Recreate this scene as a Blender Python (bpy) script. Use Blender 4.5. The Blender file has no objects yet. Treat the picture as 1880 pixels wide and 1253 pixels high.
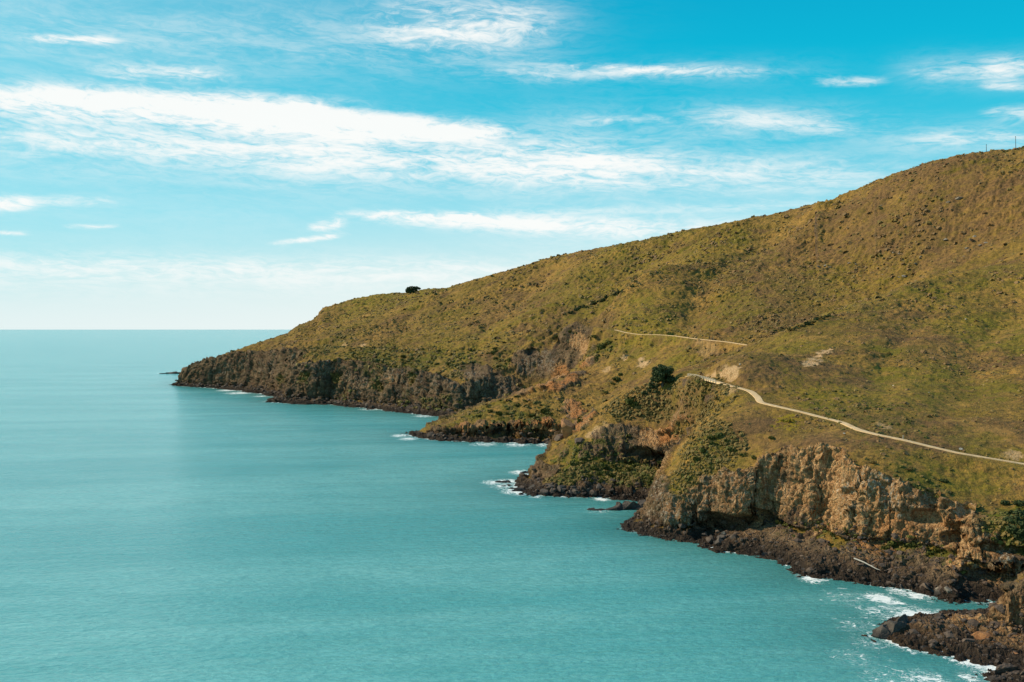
import bpy, math, random
import numpy as np
R = math.radians
random.seed(7)
rng = np.random.default_rng(11)
F = 1828.0      # focal length in photo pixels
CX, HY = 940.0, 605.0
CAMZ = 70.0

# ------------------------------------------------------------------ camera
scene = bpy.context.scene
col = scene.collection
cam_d = bpy.data.cameras.new('camera')
cam_d.sensor_width = 36.0
cam_d.lens = 36.0 * F / 1880.0
cam_d.shift_y = -(626.5 - HY) / 1880.0
cam_d.clip_start = 1.0
cam_d.clip_end = 400000.0
cam = bpy.data.objects.new('camera', cam_d)
cam.location = (0, 0, CAMZ)
cam.rotation_euler = (R(90), 0, 0)
col.objects.link(cam)
scene.camera = cam

# ------------------------------------------------------------------ view
scene.view_settings.view_transform = 'Standard'
scene.view_settings.look = 'None'
scene.view_settings.exposure = 0.0
scene.view_settings.gamma = 1.0

# ------------------------------------------------------------------ sun
SUN_EL, SUN_A = R(36), R(14)      # elevation; angle in front of due left
sdir = (-math.cos(SUN_EL) * math.cos(SUN_A), math.cos(SUN_EL) * math.sin(SUN_A), math.sin(SUN_EL))
sun_d = bpy.data.lights.new('sun', 'SUN')
sun_d.energy = 5.0
sun_d.angle = R(0.6)
sun_d.color = (1.0, 0.84, 0.60)
sun = bpy.data.objects.new('sun', sun_d)
import mathutils
sun.rotation_euler = mathutils.Vector(sdir).to_track_quat('Z', 'Y').to_euler()
sun.location = (-300, 100, 300)
col.objects.link(sun)

# ------------------------------------------------------------------ node helpers
class NT:
    def __init__(self, tree):
        self.t = tree; self.n = tree.nodes; self.l = tree.links
    def new(self, kind, **kw):
        nd = self.n.new(kind)
        for k, v in kw.items(): setattr(nd, k, v)
        return nd
    def put(self, sock, v):
        if v is None: return
        if hasattr(v, 'is_output'): self.l.new(v, sock)
        else: sock.default_value = v
    def m(self, op, a, b=None, c=None, clamp=False):
        nd = self.new('ShaderNodeMath', operation=op, use_clamp=clamp)
        self.put(nd.inputs[0], a)
        if b is not None: self.put(nd.inputs[1], b)
        if c is not None: self.put(nd.inputs[2], c)
        return nd.outputs[0]
    def vm(self, op, a, b=None):
        nd = self.new('ShaderNodeVectorMath', operation=op)
        self.put(nd.inputs[0], a)
        if b is not None: self.put(nd.inputs[1], b)
        return nd.outputs[0]
    def mix(self, f, a, b, blend='MIX'):
        nd = self.new('ShaderNodeMix', data_type='RGBA', blend_type=blend)
        self.put(nd.inputs[0], f)
        for s, v in ((nd.inputs[6], a), (nd.inputs[7], b)):
            if isinstance(v, tuple) and len(v) == 3: v = v + (1.0,)
            self.put(s, v)
        return nd.outputs[2]
    def noise(self, vec, scale, detail=4, rough=0.55, dist=0.0):
        nd = self.new('ShaderNodeTexNoise')
        self.put(nd.inputs['Vector'], vec)
        nd.inputs['Scale'].default_value = scale
        nd.inputs['Detail'].default_value = detail
        nd.inputs['Roughness'].default_value = rough
        nd.inputs['Distortion'].default_value = dist
        return nd.outputs['Fac']
    def ss(self, v, a, b, lo=0.0, hi=1.0):
        nd = self.new('ShaderNodeMapRange', interpolation_type='SMOOTHSTEP')
        self.put(nd.inputs[0], v)
        nd.inputs[1].default_value = a; nd.inputs[2].default_value = b
        nd.inputs[3].default_value = lo; nd.inputs[4].default_value = hi
        return nd.outputs[0]
    def attr(self, name):
        return self.new('ShaderNodeAttribute', attribute_name=name).outputs['Fac']
    def scalev(self, vec, s):
        return self.vm('MULTIPLY', vec, s)

# ------------------------------------------------------------------ world
world = bpy.data.worlds.new('World'); scene.world = world
world.use_nodes = True
wt = NT(world.node_tree)
for nd in list(wt.n): wt.n.remove(nd)
wout = wt.new('ShaderNodeOutputWorld'); wbg = wt.new('ShaderNodeBackground')
sky = wt.new('ShaderNodeTexSky', sky_type='NISHITA', sun_disc=False)
sky.sun_elevation = SUN_EL
sky.sun_rotation = math.atan2(sdir[0], sdir[1])
sky.air_density = 1.0; sky.dust_density = 1.5; sky.ozone_density = 1.0
tc = wt.new('ShaderNodeTexCoord')
sep = wt.new('ShaderNodeSeparateXYZ'); wt.l.new(tc.outputs['Generated'], sep.inputs[0])
az = wt.m('ARCTAN2', sep.outputs[0], sep.outputs[1])
el = wt.m('ARCSINE', wt.m('MAXIMUM', wt.m('MINIMUM', sep.outputs[2], 1.0), -1.0))
# the clear air: pale at the horizon, deep cyan overhead, paler towards the sun on the left
ramp = wt.new('ShaderNodeValToRGB')
wt.l.new(wt.m('DIVIDE', el, 0.6), ramp.inputs[0])
cr = ramp.color_ramp
stops = [(0.0, (0.85, 0.93, 0.92)), (0.085, (0.78, 0.92, 0.93)), (0.19, (0.38, 0.79, 0.91)), (0.30, (0.055, 0.60, 0.80)),
         (0.40, (0.0, 0.52, 0.74)), (0.52, (0.0, 0.43, 0.67)), (1.0, (0.0, 0.22, 0.52))]
cr.elements[0].position = 0.0; cr.elements[0].color = stops[0][1] + (1,)
cr.elements[1].position = 1.0; cr.elements[1].color = stops[-1][1] + (1,)
for p, c in stops[1:-1]:
    e = cr.elements.new(p); e.color = c + (1,)
leftw = wt.ss(az, 0.12, -0.60, 0.0, 0.60)
leftw = wt.m('MULTIPLY', leftw, wt.ss(el, 0.9, 0.2, 0.0, 1.0))
base = wt.mix(leftw, ramp.outputs[0], (0.34, 0.76, 0.88))
skyc = wt.mix(1.0, sky.outputs[0], (0.02, 0.12, 0.115), 'MULTIPLY')
base = wt.mix(0.12, base, skyc)
# cirrus: streaky noise shaped by soft bands
cv = wt.new('ShaderNodeCombineXYZ')
wt.l.new(az, cv.inputs[0]); wt.l.new(wt.m('ADD', el, wt.m('MULTIPLY', az, 0.05)), cv.inputs[1])
cvec = cv.outputs[0]
warp = wt.noise(wt.scalev(cvec, (4.0, 14.0, 1.0)), 1.0, 3)
cw = wt.new('ShaderNodeCombineXYZ')
wt.l.new(wt.m('ADD', az, wt.m('MULTIPLY', warp, 0.05)), cw.inputs[0])
wt.l.new(wt.m('ADD', wt.m('ADD', el, wt.m('MULTIPLY', az, 0.05)), wt.m('MULTIPLY', warp, 0.035)), cw.inputs[1])
streak = wt.noise(wt.scalev(cw.outputs[0], (9.0, 62.0, 1.0)), 1.0, 7, 0.62)
ripple = wt.noise(wt.scalev(cw.outputs[0], (55.0, 210.0, 1.0)), 1.0, 5, 0.65, 0.8)
tex = wt.m('ADD', wt.m('MULTIPLY', streak, 0.60), wt.m('MULTIPLY', ripple, 0.40))
tex = wt.ss(tex, 0.34, 0.66)
bands = [(-80, 175, 620, 205, 27, 1.3), (300, 205, 900, 240, 23, 1.2), (650, 240, 930, 243, 11, 0.8), (-100, 240, 640, 285, 30, 0.65), (520, 285, 1180, 300, 38, 0.55),
         (900, 300, 1650, 320, 38, 0.42), (690, 398, 1450, 428, 19, 0.9), (630, 395, 900, 400, 9, 0.7),
         (700, 45, 1010, 45, 42, 0.62), (860, 136, 1370, 125, 17, 0.42), (1000, 118, 1500, 135, 9, 0.4), (1280, 208, 1580, 236, 21, 0.46),
         (1030, 222, 1250, 220, 12, 0.42), (1490, 150, 1630, 150, 9, 0.6), (1660, 134, 1900, 128, 18, 0.42), (1800, 118, 1960, 125, 18, 0.42), (1800, 158, 1900, 160, 8, 0.5),
         (1800, 208, 1960, 205, 14, 0.55), (1660, 258, 1940, 250, 17, 0.5), (495, 448, 640, 431, 6, 0.85), (565, 418, 640, 408, 13, 0.85),
         (50, 68, 210, 76, 7, 0.85), (-60, 366, 230, 372, 13, 0.5), (-60, 385, 60, 378, 14, 0.5), (110, 416, 220, 416, 5, 0.7), (-40, 427, 60, 429, 5, 0.6), (170, 130, 420, 140, 14, 0.55),
         (-300, 475, 1100, 500, 26, 0.5), (-300, 30, 1000, 60, 70, 0.22), (1560, 375, 900, 385, 12, 0.35)]
M = None; MV = None
veils = [(-100, 262, 700, 290, 50, 0.45), (450, 275, 1200, 305, 55, 0.58), (800, 295, 1700, 325, 40, 0.50), (960, 215, 1600, 225, 34, 0.22), (-300, 500, 1200, 500, 38, 0.55), (-400, 20, 980, 60, 75, 0.22), (900, 415, 1650, 430, 30, 0.5), (-200, 380, 700, 400, 40, 0.10), (1250, 215, 1600, 235, 26, 0.25), (1600, 258, 1960, 245, 26, 0.30), (880, 130, 1500, 128, 22, 0.18), (1650, 132, 1960, 128, 26, 0.28), (680, 50, 1050, 45, 50, 0.3)]
for bi, (x0, y0, x1, y1, h, s) in enumerate(bands + veils):
    a0, a1 = math.atan((x0 - CX) / F), math.atan((x1 - CX) / F)
    e0, e1 = math.atan((HY - y0) / F * math.cos(a0)), math.atan((HY - y1) / F * math.cos(a1))
    c = (a0 + a1) / 2; L = abs(a1 - a0) / 2; ec = (e0 + e1) / 2; k = (e1 - e0) / (a1 - a0)
    da = wt.m('SUBTRACT', az, c)
    A = wt.m('POWER', wt.m('MULTIPLY', da, 1 / L), 4.0)
    B = wt.m('MULTIPLY', wt.m('SUBTRACT', wt.m('SUBTRACT', el, ec), wt.m('MULTIPLY', da, k)), F / h)
    g = wt.m('EXPONENT', wt.m('MULTIPLY', wt.m('ADD', A, wt.m('MULTIPLY', B, B)), -1.0))
    g = wt.m('MULTIPLY', g, s)
    if bi < len(bands): M = g if M is None else wt.m('ADD', M, g)
    else: MV = g if MV is None else wt.m('ADD', MV, g)
cl = wt.m('SUBTRACT', wt.m('MULTIPLY', M, wt.m('ADD', 0.42, wt.m('MULTIPLY', tex, 1.15))), 0.10)
veil = wt.m('MULTIPLY', wt.m('MULTIPLY', MV, wt.m('ADD', 0.12, wt.m('MULTIPLY', tex, 1.15))), 1.0, clamp=True)
cl = wt.m('MULTIPLY', wt.ss(cl, 0.0, 1.05), 0.97)
cl = wt.m('SUBTRACT', 1.0, wt.m('MULTIPLY', wt.m('SUBTRACT', 1.0, cl), wt.m('SUBTRACT', 1.0, veil)))
# cirrus elsewhere in the sky, so that other headings look alike
gen = wt.m('MULTIPLY', wt.ss(wt.m('ABSOLUTE', az), 0.7, 1.0), wt.ss(tex, 0.5, 1.0, 0.0, 0.5))
cl = wt.m('MAXIMUM', cl, gen)
fin = wt.mix(cl, base, (0.97, 0.985, 0.965))
# faint warm haze close to the horizon
fin = wt.mix(wt.ss(el, 0.075, 0.0, 0.0, 0.75), fin, (0.88, 0.94, 0.925))
wt.l.new(fin, wbg.inputs[0]); wbg.inputs[1].default_value = 1.0
wt.l.new(wbg.outputs[0], wout.inputs[0])

# ------------------------------------------------------------------ object helpers
def tag(o, label=None, cat=None, group=None, kind=None):
    if label: o['label'] = label
    if cat: o['category'] = cat
    if group: o['group'] = group
    if kind: o['kind'] = kind
    return o
def mesh_np(name, V, Fq, mat, parent=None, smooth=False, attrs=None, loc=(0, 0, 0)):
    V = np.asarray(V, np.float32); Fq = np.asarray(Fq, np.int32)
    me = bpy.data.meshes.new(name)
    k = Fq.shape[1]; nf = len(Fq)
    me.vertices.add(len(V)); me.vertices.foreach_set('co', V.ravel())
    me.loops.add(nf * k); me.loops.foreach_set('vertex_index', Fq.ravel())
    me.polygons.add(nf)
    me.polygons.foreach_set('loop_start', np.arange(nf, dtype=np.int32) * k)
    me.polygons.foreach_set('loop_total', np.full(nf, k, np.int32))
    me.polygons.foreach_set('use_smooth', np.full(nf, smooth, bool))
    for an, av in (attrs or {}).items():
        a = me.attributes.new(an, 'FLOAT', 'POINT'); a.data.foreach_set('value', np.asarray(av, np.float32).ravel())
    me.materials.append(mat)
    me.update(calc_edges=True)
    o = bpy.data.objects.new(name, me); o.location = loc
    col.objects.link(o)
    if parent: o.parent = parent
    return o
def empty(name, loc=(0, 0, 0), rz=0.0):
    o = bpy.data.objects.new(name, None); o.location = loc; o.rotation_euler = (0, 0, rz)
    o.empty_display_size = 0.5
    col.objects.link(o); return o

# ------------------------------------------------------------------ numpy noise
def _h(ix, iy, iz, seed):
    with np.errstate(over='ignore'):
        h = (ix.astype(np.uint32) * np.uint32(374761393) + iy.astype(np.uint32) * np.uint32(668265263)
             + iz.astype(np.uint32) * np.uint32(2147483647) + np.uint32(seed * 144665 + 77))
        h = (h ^ (h >> np.uint32(13))) * np.uint32(1274126177)
        h ^= h >> np.uint32(16)
    return (h & np.uint32(0xffff)).astype(np.float32) * np.float32(2 / 65535) - np.float32(1)
def vnoise(x, y, z, seed=0):
    """value noise in -1..1"""
    out = np.empty(x.shape, np.float32)
    xr, yr, zr, orr = x.ravel(), y.ravel(), z.ravel(), out.ravel()
    CH = 400000
    for s in range(0, xr.size, CH):
        X, Y, Z = xr[s:s+CH], yr[s:s+CH], zr[s:s+CH]
        fx, fy, fz = np.floor(X), np.floor(Y), np.floor(Z)
        ix, iy, iz = fx.astype(np.int64), fy.astype(np.int64), fz.astype(np.int64)
        u, v, w = (X - fx).astype(np.float32), (Y - fy).astype(np.float32), (Z - fz).astype(np.float32)
        u = u*u*(3-2*u); v = v*v*(3-2*v); w = w*w*(3-2*w)
        def L(dz):
            a = _h(ix, iy, iz+dz, seed); b = _h(ix+1, iy, iz+dz, seed); a += (b-a)*u
            c = _h(ix, iy+1, iz+dz, seed); d = _h(ix+1, iy+1, iz+dz, seed); c += (d-c)*u
            return a + (c-a)*v
        a = L(0); b = L(1)
        orr[s:s+CH] = a + (b-a)*w
    return out
def v2(x, y, seed=0):
    return vnoise(x, y, np.full(x.shape, 0.37, np.float32), seed)
def fbm2(x, y, oct=4, seed=0, g=0.5):
    s = 0; a = 1; t = 0
    for i in range(oct):
        s = s + a * v2(x * 2**i + 13.7*i, y * 2**i - 7.1*i, seed + i); t += a; a *= g
    return s / t
def fbm3(x, y, z, oct=3, seed=0, g=0.5):
    s = 0; a = 1; t = 0
    for i in range(oct):
        s = s + a * vnoise(x * 2**i + 3.7*i, y * 2**i, z * 2**i - 5.1*i, seed + i); t += a; a *= g
    return s / t
def sstep(x, a, b):
    t = np.clip((x - a) / (b - a), 0, 1); return t*t*(3-2*t)

# ------------------------------------------------------------------ hill control points (photo pixel x, y, distance)
def W(px, py, d): return ((px - CX) / F * d, d, CAMZ + (HY - py) / F * d)
def S(px, py):
    d = CAMZ * F / (py - HY); return ((px - CX) / F * d, d)
HC = [W(*p) for p in [
 # crest line
 (1990,240,670),(1880,273,715),(1750,290,740),(1620,338,800),(1520,372,860),(1400,392,930),(1280,422,980),(1180,440,1020),(1080,467,1060),
 (960,497,1110),(860,520,1150),(800,531,1220),(757,538,1320),(700,542,1340),(640,552,1340),(597,566,1330),(578,584,1300),
 (570,589,1275),(530,608,1250),(470,633,1225),(400,655,1215),(345,679,1235),
 # crest shoulder just below terrace
 (740,557,1200),(680,574,1220),(620,592,1240),
 # far slope
 (440,650,1165),(500,648,1090),(560,652,1010),(620,655,965),(700,668,905),(760,668,890),(830,662,865),(880,655,855),(940,640,850),
 (600,618,1080),(700,600,1080),(800,590,1050),(900,560,1050),(1000,520,1060),(800,640,930),(900,615,900),(960,600,890),(1000,570,900),
 (1100,520,960),(1200,480,970),
 # scarp at the head of the far bay
 (960,632,836),(1030,627,828),(1088,630,815),(950,688,812),(1000,690,803),(1045,682,792),
 # middle spur
 (1110,655,715),(1000,706,682),(900,746,662),(835,772,655),(795,786,655),(900,773,634),(1000,766,627),(950,780,627),(870,787,629),(820,789,633),(1055,755,632),
 (1150,705,650),(1200,655,665),(1100,618,760),(1130,607,735),(1270,622,660),(1405,637,585),
 (1050,577,800),(1160,531,805),(1230,500,830),(1300,470,850),(1450,425,880),
 (1300,680,560),(1215,712,520),(1150,762,540),(1110,790,570),
 # upper basin
 (1500,560,700),(1400,560,700),(1300,560,740),(1300,602,690),(1450,520,740),(1600,500,720),(1500,450,790),(1650,430,730),
 (1750,400,700),(1880,380,660),(1880,430,630),(1500,602,610),(1600,560,600),
 # near spur ridge
 (1255,694,442),(1300,680,444),(1350,665,450),(1405,640,464),(1450,612,486),(1560,566,524),(1700,520,562),(1880,469,600),
 (1200,725,448),(1150,750,449),(1110,772,450),(1078,798,449),(1010,842,450),(965,878,452),
 (1230,745,441),(1180,782,443),(1130,786,445),(1240,780,432),(1262,740,424),(1255,800,402),
 # near slope
 (1275,697,428),(1300,700,405),(1330,708,388),(1385,724,376),(1395,738,366),(1430,747,356),(1500,766,345),(1600,798,322),(1700,820,311),(1880,853,298),
 (1600,720,370),(1700,700,390),(1880,750,350),(1880,650,420),(1700,620,450),(1880,560,500),(1600,640,430),(1500,660,420),(1500,718,377),(1700,560,510),
 (1450,824,322),(1560,819,308),(1650,850,298),(1700,880,292),(1800,912,284),(1880,932,276),(1400,835,326),(1560,800,322),
 (1330,768,352),(1290,800,348),(1245,850,348),(1205,910,350),(1165,955,352),(1350,860,332),(1300,890,330),
]]
HC += [ # ground behind the crest falls away, and ground far to the right
 (520,900,170),(420,1100,110),(250,1300,90),(100,1450,70),(-60,1560,50),(-220,1520,40),(-330,1450,20),(520,700,240),(420,560,190),(420,420,130),(360,330,95),(300,250,60),(0,1800,20),(500,1500,40),
 (190,230,35),(230,170,30),(140,215,20),(170,270,33),(-300,1800,10),(600,1100,120),(600,350,150)]
HC = np.array(HC, np.float64)
EPS = 14.0
def fit_hill():
    P = HC[:, :2]; n = len(P)
    D = np.sqrt(((P[:, None] - P[None])**2).sum(-1) + EPS**2)
    A = np.zeros((n+3, n+3)); A[:n, :n] = -D; A[:n, :n] += np.eye(n) * 1.2
    A[:n, n] = 1; A[:n, n+1] = P[:, 0]/500; A[:n, n+2] = P[:, 1]/500
    A[n:, :n] = A[:n, n:].T
    return np.linalg.solve(A, np.concatenate([HC[:, 2], np.zeros(3)]))
HWt = fit_hill()
def hill_rbf(x, y):
    o = HWt[-3] + HWt[-2]*x/500 + HWt[-1]*y/500
    for (px, py, _), w in zip(HC, HWt[:-3]):
        o = o - w*np.sqrt((x-px)**2 + (y-py)**2 + EPS**2)
    return o

# ------------------------------------------------------------------ coast line: (x, y, platform width, platform height, cliff width, undercut, foam)
def C(p, *a): return (p[0], p[1]) + a
COAST = [
 C((150,120), 10,3,8,0,.6), C((112,160), 12,3,6,0,.6), C((103,180), 13,3,6,0,.6), C(S(1835,1250), 14,3,6,0,.8), C(S(1850,1228), 14,3,6,0,1.0), C(S(1780,1210), 16,3.4,6,0,1.0),
 C(S(1700,1192), 18,5,6,0,.8), C(S(1650,1182), 18,6,6,0,.5), C(S(1621,1168), 18,6,6,0,.8), C(S(1652,1148), 18,5,6,0,1.0), C(S(1735,1132), 16,3.5,6,0,1.0),
 C(S(1825,1126), 14,3,6,0,.6), C((131,249), 10,3,6,3,.2), C(S(1860,1112), 5,4,6,5,.1), C(S(1800,1108), 9,8,6,3,.2), C(S(1740,1102), 15,9.5,6,0,.3), C(S(1680,1085), 16,9,6,0,.6),
 C(S(1600,1070), 16,8.5,6,0,.6), C(S(1530,1060), 16,8,6,0,.4), C(S(1480,1056), 16,8,6,0,.9), C(S(1440,1030), 14,8,6,0,.2), C(S(1400,1020), 13,8,6,0,.2),
 C(S(1330,1012), 9,6,6,1,.7), C(S(1290,996), 4,3,7,4,.5), C(S(1240,990), 2,2,8,3,.15), C(S(1190,981), 2,2,9,0,.3), C(S(1150,970), 2,2,9,0,.6), C(S(1172,955), 3,2,8,0,.2),
 C((49,372), 4,2,8,0,.1), C((57,386), 9,6,6,0,.1), C((60,400), 18,10.5,5,0,.1), C(S(1180,919), 19,11.5,5,0,.2), C(S(1130,914), 18,11.5,5,0,.2), C(S(1060,912), 17,11,5,0,.3), C(S(985,909), 13,7,6,0,.8),
 C(S(950,893), 6,2,7,0,1.0), C(S(958,882), 4,2,7,0,1.0), C((4,455), 4,2,7,0,.8), C((14,475), 3,2,7,0,.2), C((28,495), 3,2,7,0,.1), C((42,515), 3,2,7,0,.1), C((54,540), 3,2,7,0,.1),
 C((54,572), 3,2,7,0,.1), C(S(1065,818), 4,2.0,4,3,.3), C(S(1000,815), 5,1.6,3,6,.5), C(S(930,812), 4,1.3,3,7,.6), C(S(850,810), 4,1.3,3,6,.5), C(S(800,807), 5,1.3,3,3,.7),
 C(S(762,800), 5,1.2,5,0,1.0), C((-66,668), 3,1.5,5,0,.5), C((-44,692), 3,2,6,0,.1), C((-18,716), 3,2,8,0,.1), C((4,745), 6,4,10,0,.1), C((6,772), 8,6,10,0,.1),
 C((-12,788), 9,5,10,0,.1), C((-32,797), 9,4,9,0,.2), C(S(830,766), 9,4,9,0,.3), C(S(780,761), 10,4,9,0,.7), C(S(720,754), 10,4,9,0,.4), C(S(660,748), 9,4,10,0,.3),
 C(S(600,742), 10,3,10,0,.2), C(S(560,742), 12,3,10,0,.3), C(S(500,738), 12,2.5,10,0,1.0), C(S(520,730), 14,3,10,0,.8), C(S(480,722), 10,3,11,0,.9), C(S(430,715.5), 8,3,11,0,1.0),
 C(S(380,711.5), 4,3,9,0,.6), C(S(326,708), 4,3,9,0,.6), C(S(333,703), 4,3,9,0,.3), C((-445,1420), 4,3,10,0,.2), C((-400,1600), 4,3,10,0,.1), C((-260,1850), 4,3,10,0,.1),
 C((0,2300), 4,3,10,0,.1), C((900,2300), 4,3,10,0,.1), C((900,120), 4,3,10,0,.1),
]
CO = np.array(COAST, np.float64)
def coast_field(x, y, nat=5):
    """signed distance (positive on land) and interpolated attributes"""
    shp = x.shape
    best = np.full(shp, 1e18, np.float32)
    att = np.zeros((nat,) + shp, np.float32)
    inside = np.zeros(shp, bool)
    n = len(CO)
    x = x.astype(np.float32); y = y.astype(np.float32)
    for i in range(n):
        a = CO[i]; b = CO[(i+1) % n]
        ex, ey = b[0]-a[0], b[1]-a[1]; L2 = ex*ex + ey*ey
        t = np.clip(((x-a[0])*ex + (y-a[1])*ey) / L2, 0, 1).astype(np.float32)
        dx = x - (a[0] + t*ex); dy = y - (a[1] + t*ey)
        d = dx*dx + dy*dy
        m = d < best
        best = np.where(m, d, best)
        for k in range(nat):
            att[k] = np.where(m, a[2+k] + t*(b[2+k]-a[2+k]), att[k])
        c = ((a[1] > y) != (b[1] > y))
        if c.any():
            xi = a[0] + (y - a[1]) / (ey if abs(ey) > 1e-9 else 1e-9) * ex
            inside ^= c & (x < xi)
    return np.where(inside, np.sqrt(best), -np.sqrt(best)), att

# ------------------------------------------------------------------ height field on a fan-shaped grid
NX, NY = 1250, 1700
T0, T1 = -0.43, 0.60
Y0, Y1 = 150.0, 2200.0
tcol = np.linspace(T0, T1, NX).astype(np.float32)
yrow = np.geomspace(Y0, Y1, NY).astype(np.float32)
def upsample(a, n0, n1):
    i = np.linspace(0, a.shape[0]-1, n0); j = np.linspace(0, a.shape[1]-1, n1)
    i0 = np.minimum(i.astype(int), a.shape[0]-2); j0 = np.minimum(j.astype(int), a.shape[1]-2)
    fi = (i - i0)[:, None]; fj = (j - j0)[None]
    return ((a[i0][:, j0]*(1-fi)*(1-fj) + a[i0+1][:, j0]*fi*(1-fj) + a[i0][:, j0+1]*(1-fi)*fj + a[i0+1][:, j0+1]*fi*fj)).astype(np.float32)
ct = np.linspace(T0, T1, 400); cy = np.geomspace(Y0, Y1, 500)
hill = upsample(hill_rbf(ct[:, None]*cy[None], np.repeat(cy[None], 400, 0)), NX, NY)
TT = tcol[:, None]; YY = np.repeat(yrow[None], NX, 0); XX = TT * YY
# medium relief of the slopes: shallow gullies running down towards the sea
gl = fbm2(XX/70 + 0.15*YY/70, YY/26, 4, 5) - 0.7*np.abs(fbm2(XX/120 + 0.3*YY/120, YY/60, 3, 6))
hill += gl * 3.0 * sstep(hill, 10, 60) * np.clip(YY/700, 0.45, 1.3)
hill += fbm2(XX/16, YY/16, 3, 9) * 0.55
# path benches
PATH1 = [(1263,692,441),(1272,691.5,432),(1285,693,421),(1310,700,402),(1345,710,386),(1378,719,379),(1391,730,371),(1396,740,363),(1430,748,356),(1470,757,350),(1500,765,345),(1545,776,338),(1575,790,327),
         (1610,799,321),(1660,809,315),(1700,819,311),(1760,833,305),(1820,843,301),(1880,853,298),(1960,868,290)]
PATH2 = [(1095,601,752),(1128,606,736),(1150,611.5,725),(1175,615,712),(1205,615,697),(1240,617.5,678),(1270,622,660),(1300,625,643),(1335,628.5,624),(1370,634,604),(1405,637,585),(1440,641,565)]
PATH3 = [(560,637,1075),(600,635,1060),(640,639,1020),(668,639,1000),(700,641,985)]
def dense(path, step):
    P = np.array([W(*p) for p in path]); seg = np.r_[0, np.cumsum(np.hypot(*(np.diff(P[:, :2], axis=0).T)))]
    n = int(seg[-1]/step)+2; q = np.linspace(0, seg[-1], n)
    # smooth the polyline a little
    out = np.stack([np.interp(q, seg, P[:, k]) for k in range(3)], 1)
    for _ in range(int(6/step)):
        out[1:-1] = (out[:-2] + 2*out[1:-1] + out[2:]) / 4
    return out
PD = [dense(PATH1, 0.8), dense(PATH2, 1.5), dense(PATH3, 3.0)]
PW = [2.5, 1.9, 1.7]
def near_path(x, y, pd, wmax):
    """distance to path and height of the path there"""
    m = (x > pd[:, 0].min()-wmax) & (x < pd[:, 0].max()+wmax) & (y > pd[:, 1].min()-wmax) & (y < pd[:, 1].max()+wmax)
    d = np.full(x.shape, 1e9, np.float32); z = np.zeros(x.shape, np.float32)
    xs, ys = x[m], y[m]; bd = np.full(xs.shape, 1e18, np.float32); bz = np.zeros(xs.shape, np.float32)
    for i in range(len(pd)-1):
        a, b = pd[i], pd[i+1]; ex, ey = b[0]-a[0], b[1]-a[1]
        t = np.clip(((xs-a[0])*ex + (ys-a[1])*ey)/(ex*ex+ey*ey), 0, 1).astype(np.float32)
        dd = (xs-a[0]-t*ex)**2 + (ys-a[1]-t*ey)**2
        k = dd < bd; bd = np.where(k, dd, bd); bz = np.where(k, a[2]+t*(b[2]-a[2]), bz)
    d[m] = np.sqrt(bd); z[m] = bz
    return d, z
LINES = [([(1165,529,835),(1110,552,832),(1050,580,832),(1000,613,852),(945,642,846)], -6.0, 13), ([(1230,500,815),(1150,537,798),(1100,560,795),(1040,590,790),(1005,612,792)], 7.0, 15),
 ([(1880,400,660),(1700,470,692),(1560,560,650),(1480,604,625),(1400,650,600)], -6.0, 18), ([(1750,300,735),(1650,400,760),(1500,480,790)], -4.0, 14), ([(1560,380,845),(1400,470,850),(1300,540,790),(1250,600,700)], -5.0, 12),
 ([(1880,470,598),(1700,522,560),(1560,568,522),(1450,614,484)], 2.6, 12), ([(1330,432,960),(1200,500,930),(1100,530,950)], -4.0, 12), ([(1000,500,1080),(900,590,960),(870,640,880)], -4.0, 10), ([(760,580,1120),(720,620,1000)], -4.0, 10), ([(940,692,806),(1000,696,798),(1050,688,788)], -7.0, 9), ([(955,634,840),(1030,628,832),(1085,632,820)], 4.0, 7),
 ([(1880,560,495),(1800,650,440),(1760,760,350)], -2.0, 7), ([(1700,560,500),(1640,660,430),(1600,740,360)], -1.6, 6)]
for L_, dep_, wid_ in LINES:
    pl = np.array([W(*p) for p in L_]); q_ = np.linspace(0, len(pl)-1, 40)
    pl = np.stack([np.interp(q_, np.arange(len(pl)), pl[:, k_]) for k_ in range(3)], 1)
    pl[:, 0] += 4*v2(pl[:, 0]/30, pl[:, 1]/30, 17)
    d, _z = near_path(XX + 3*v2(XX/18, YY/18, 18), YY + 3*v2(XX/18, YY/18, 19), pl, wid_*3)
    hill += dep_*np.exp(-(np.minimum(d, 1e3)/wid_)**2)
SKYL = np.array([(341,674),(360,666),(404,655),(459,635),(529,612),(541,602),(567,591),(580,584.5),(587,574),(594,565.5),(634,554),(656,548),(695,541.5),(746,538),(784,532),(816,530.6),(880,512),(940,495),(1005,475),(1090,457.5),
 (1175,442.5),(1240,427.5),(1320,412.5),(1420,392.5),(1525,368),(1555,355),(1630,325),(1670,311),(1710,298.5),(1760,286),(1810,280),(1865,274),(1880,272),(2040,262)])
pxc = CX + F*tcol
want = np.interp(pxc, SKYL[:, 0], SKYL[:, 1])
for _ in range(3):
    py_ = HY - F*(hill - CAMZ)/YY; py_[:, yrow > 1420] = 2000; py_[:, yrow < 480] = 2000
    jm = py_.argmin(1); dpy = py_.min(1) - want; dpy[pxc < 350] = 0
    ker = np.exp(-(np.arange(-8, 9)/3.5)**2); ker /= ker.sum(); dpy = np.convolve(np.pad(dpy, 8, mode='edge'), ker, 'valid')
    yc = yrow[jm][:, None]; zc_ = hill[np.arange(NX), jm][:, None]
    wgt = sstep(YY, yc*0.80, yc*0.97)
    hill += (dpy[:, None]/F)*YY*wgt
for pd, pw in zip(PD, PW):
    d, z = near_path(XX, YY, pd, 14)
    k = 1 - sstep(d, pw*0.9, pw*0.9+6)
    hill = hill*(1-k) + z*k
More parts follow.
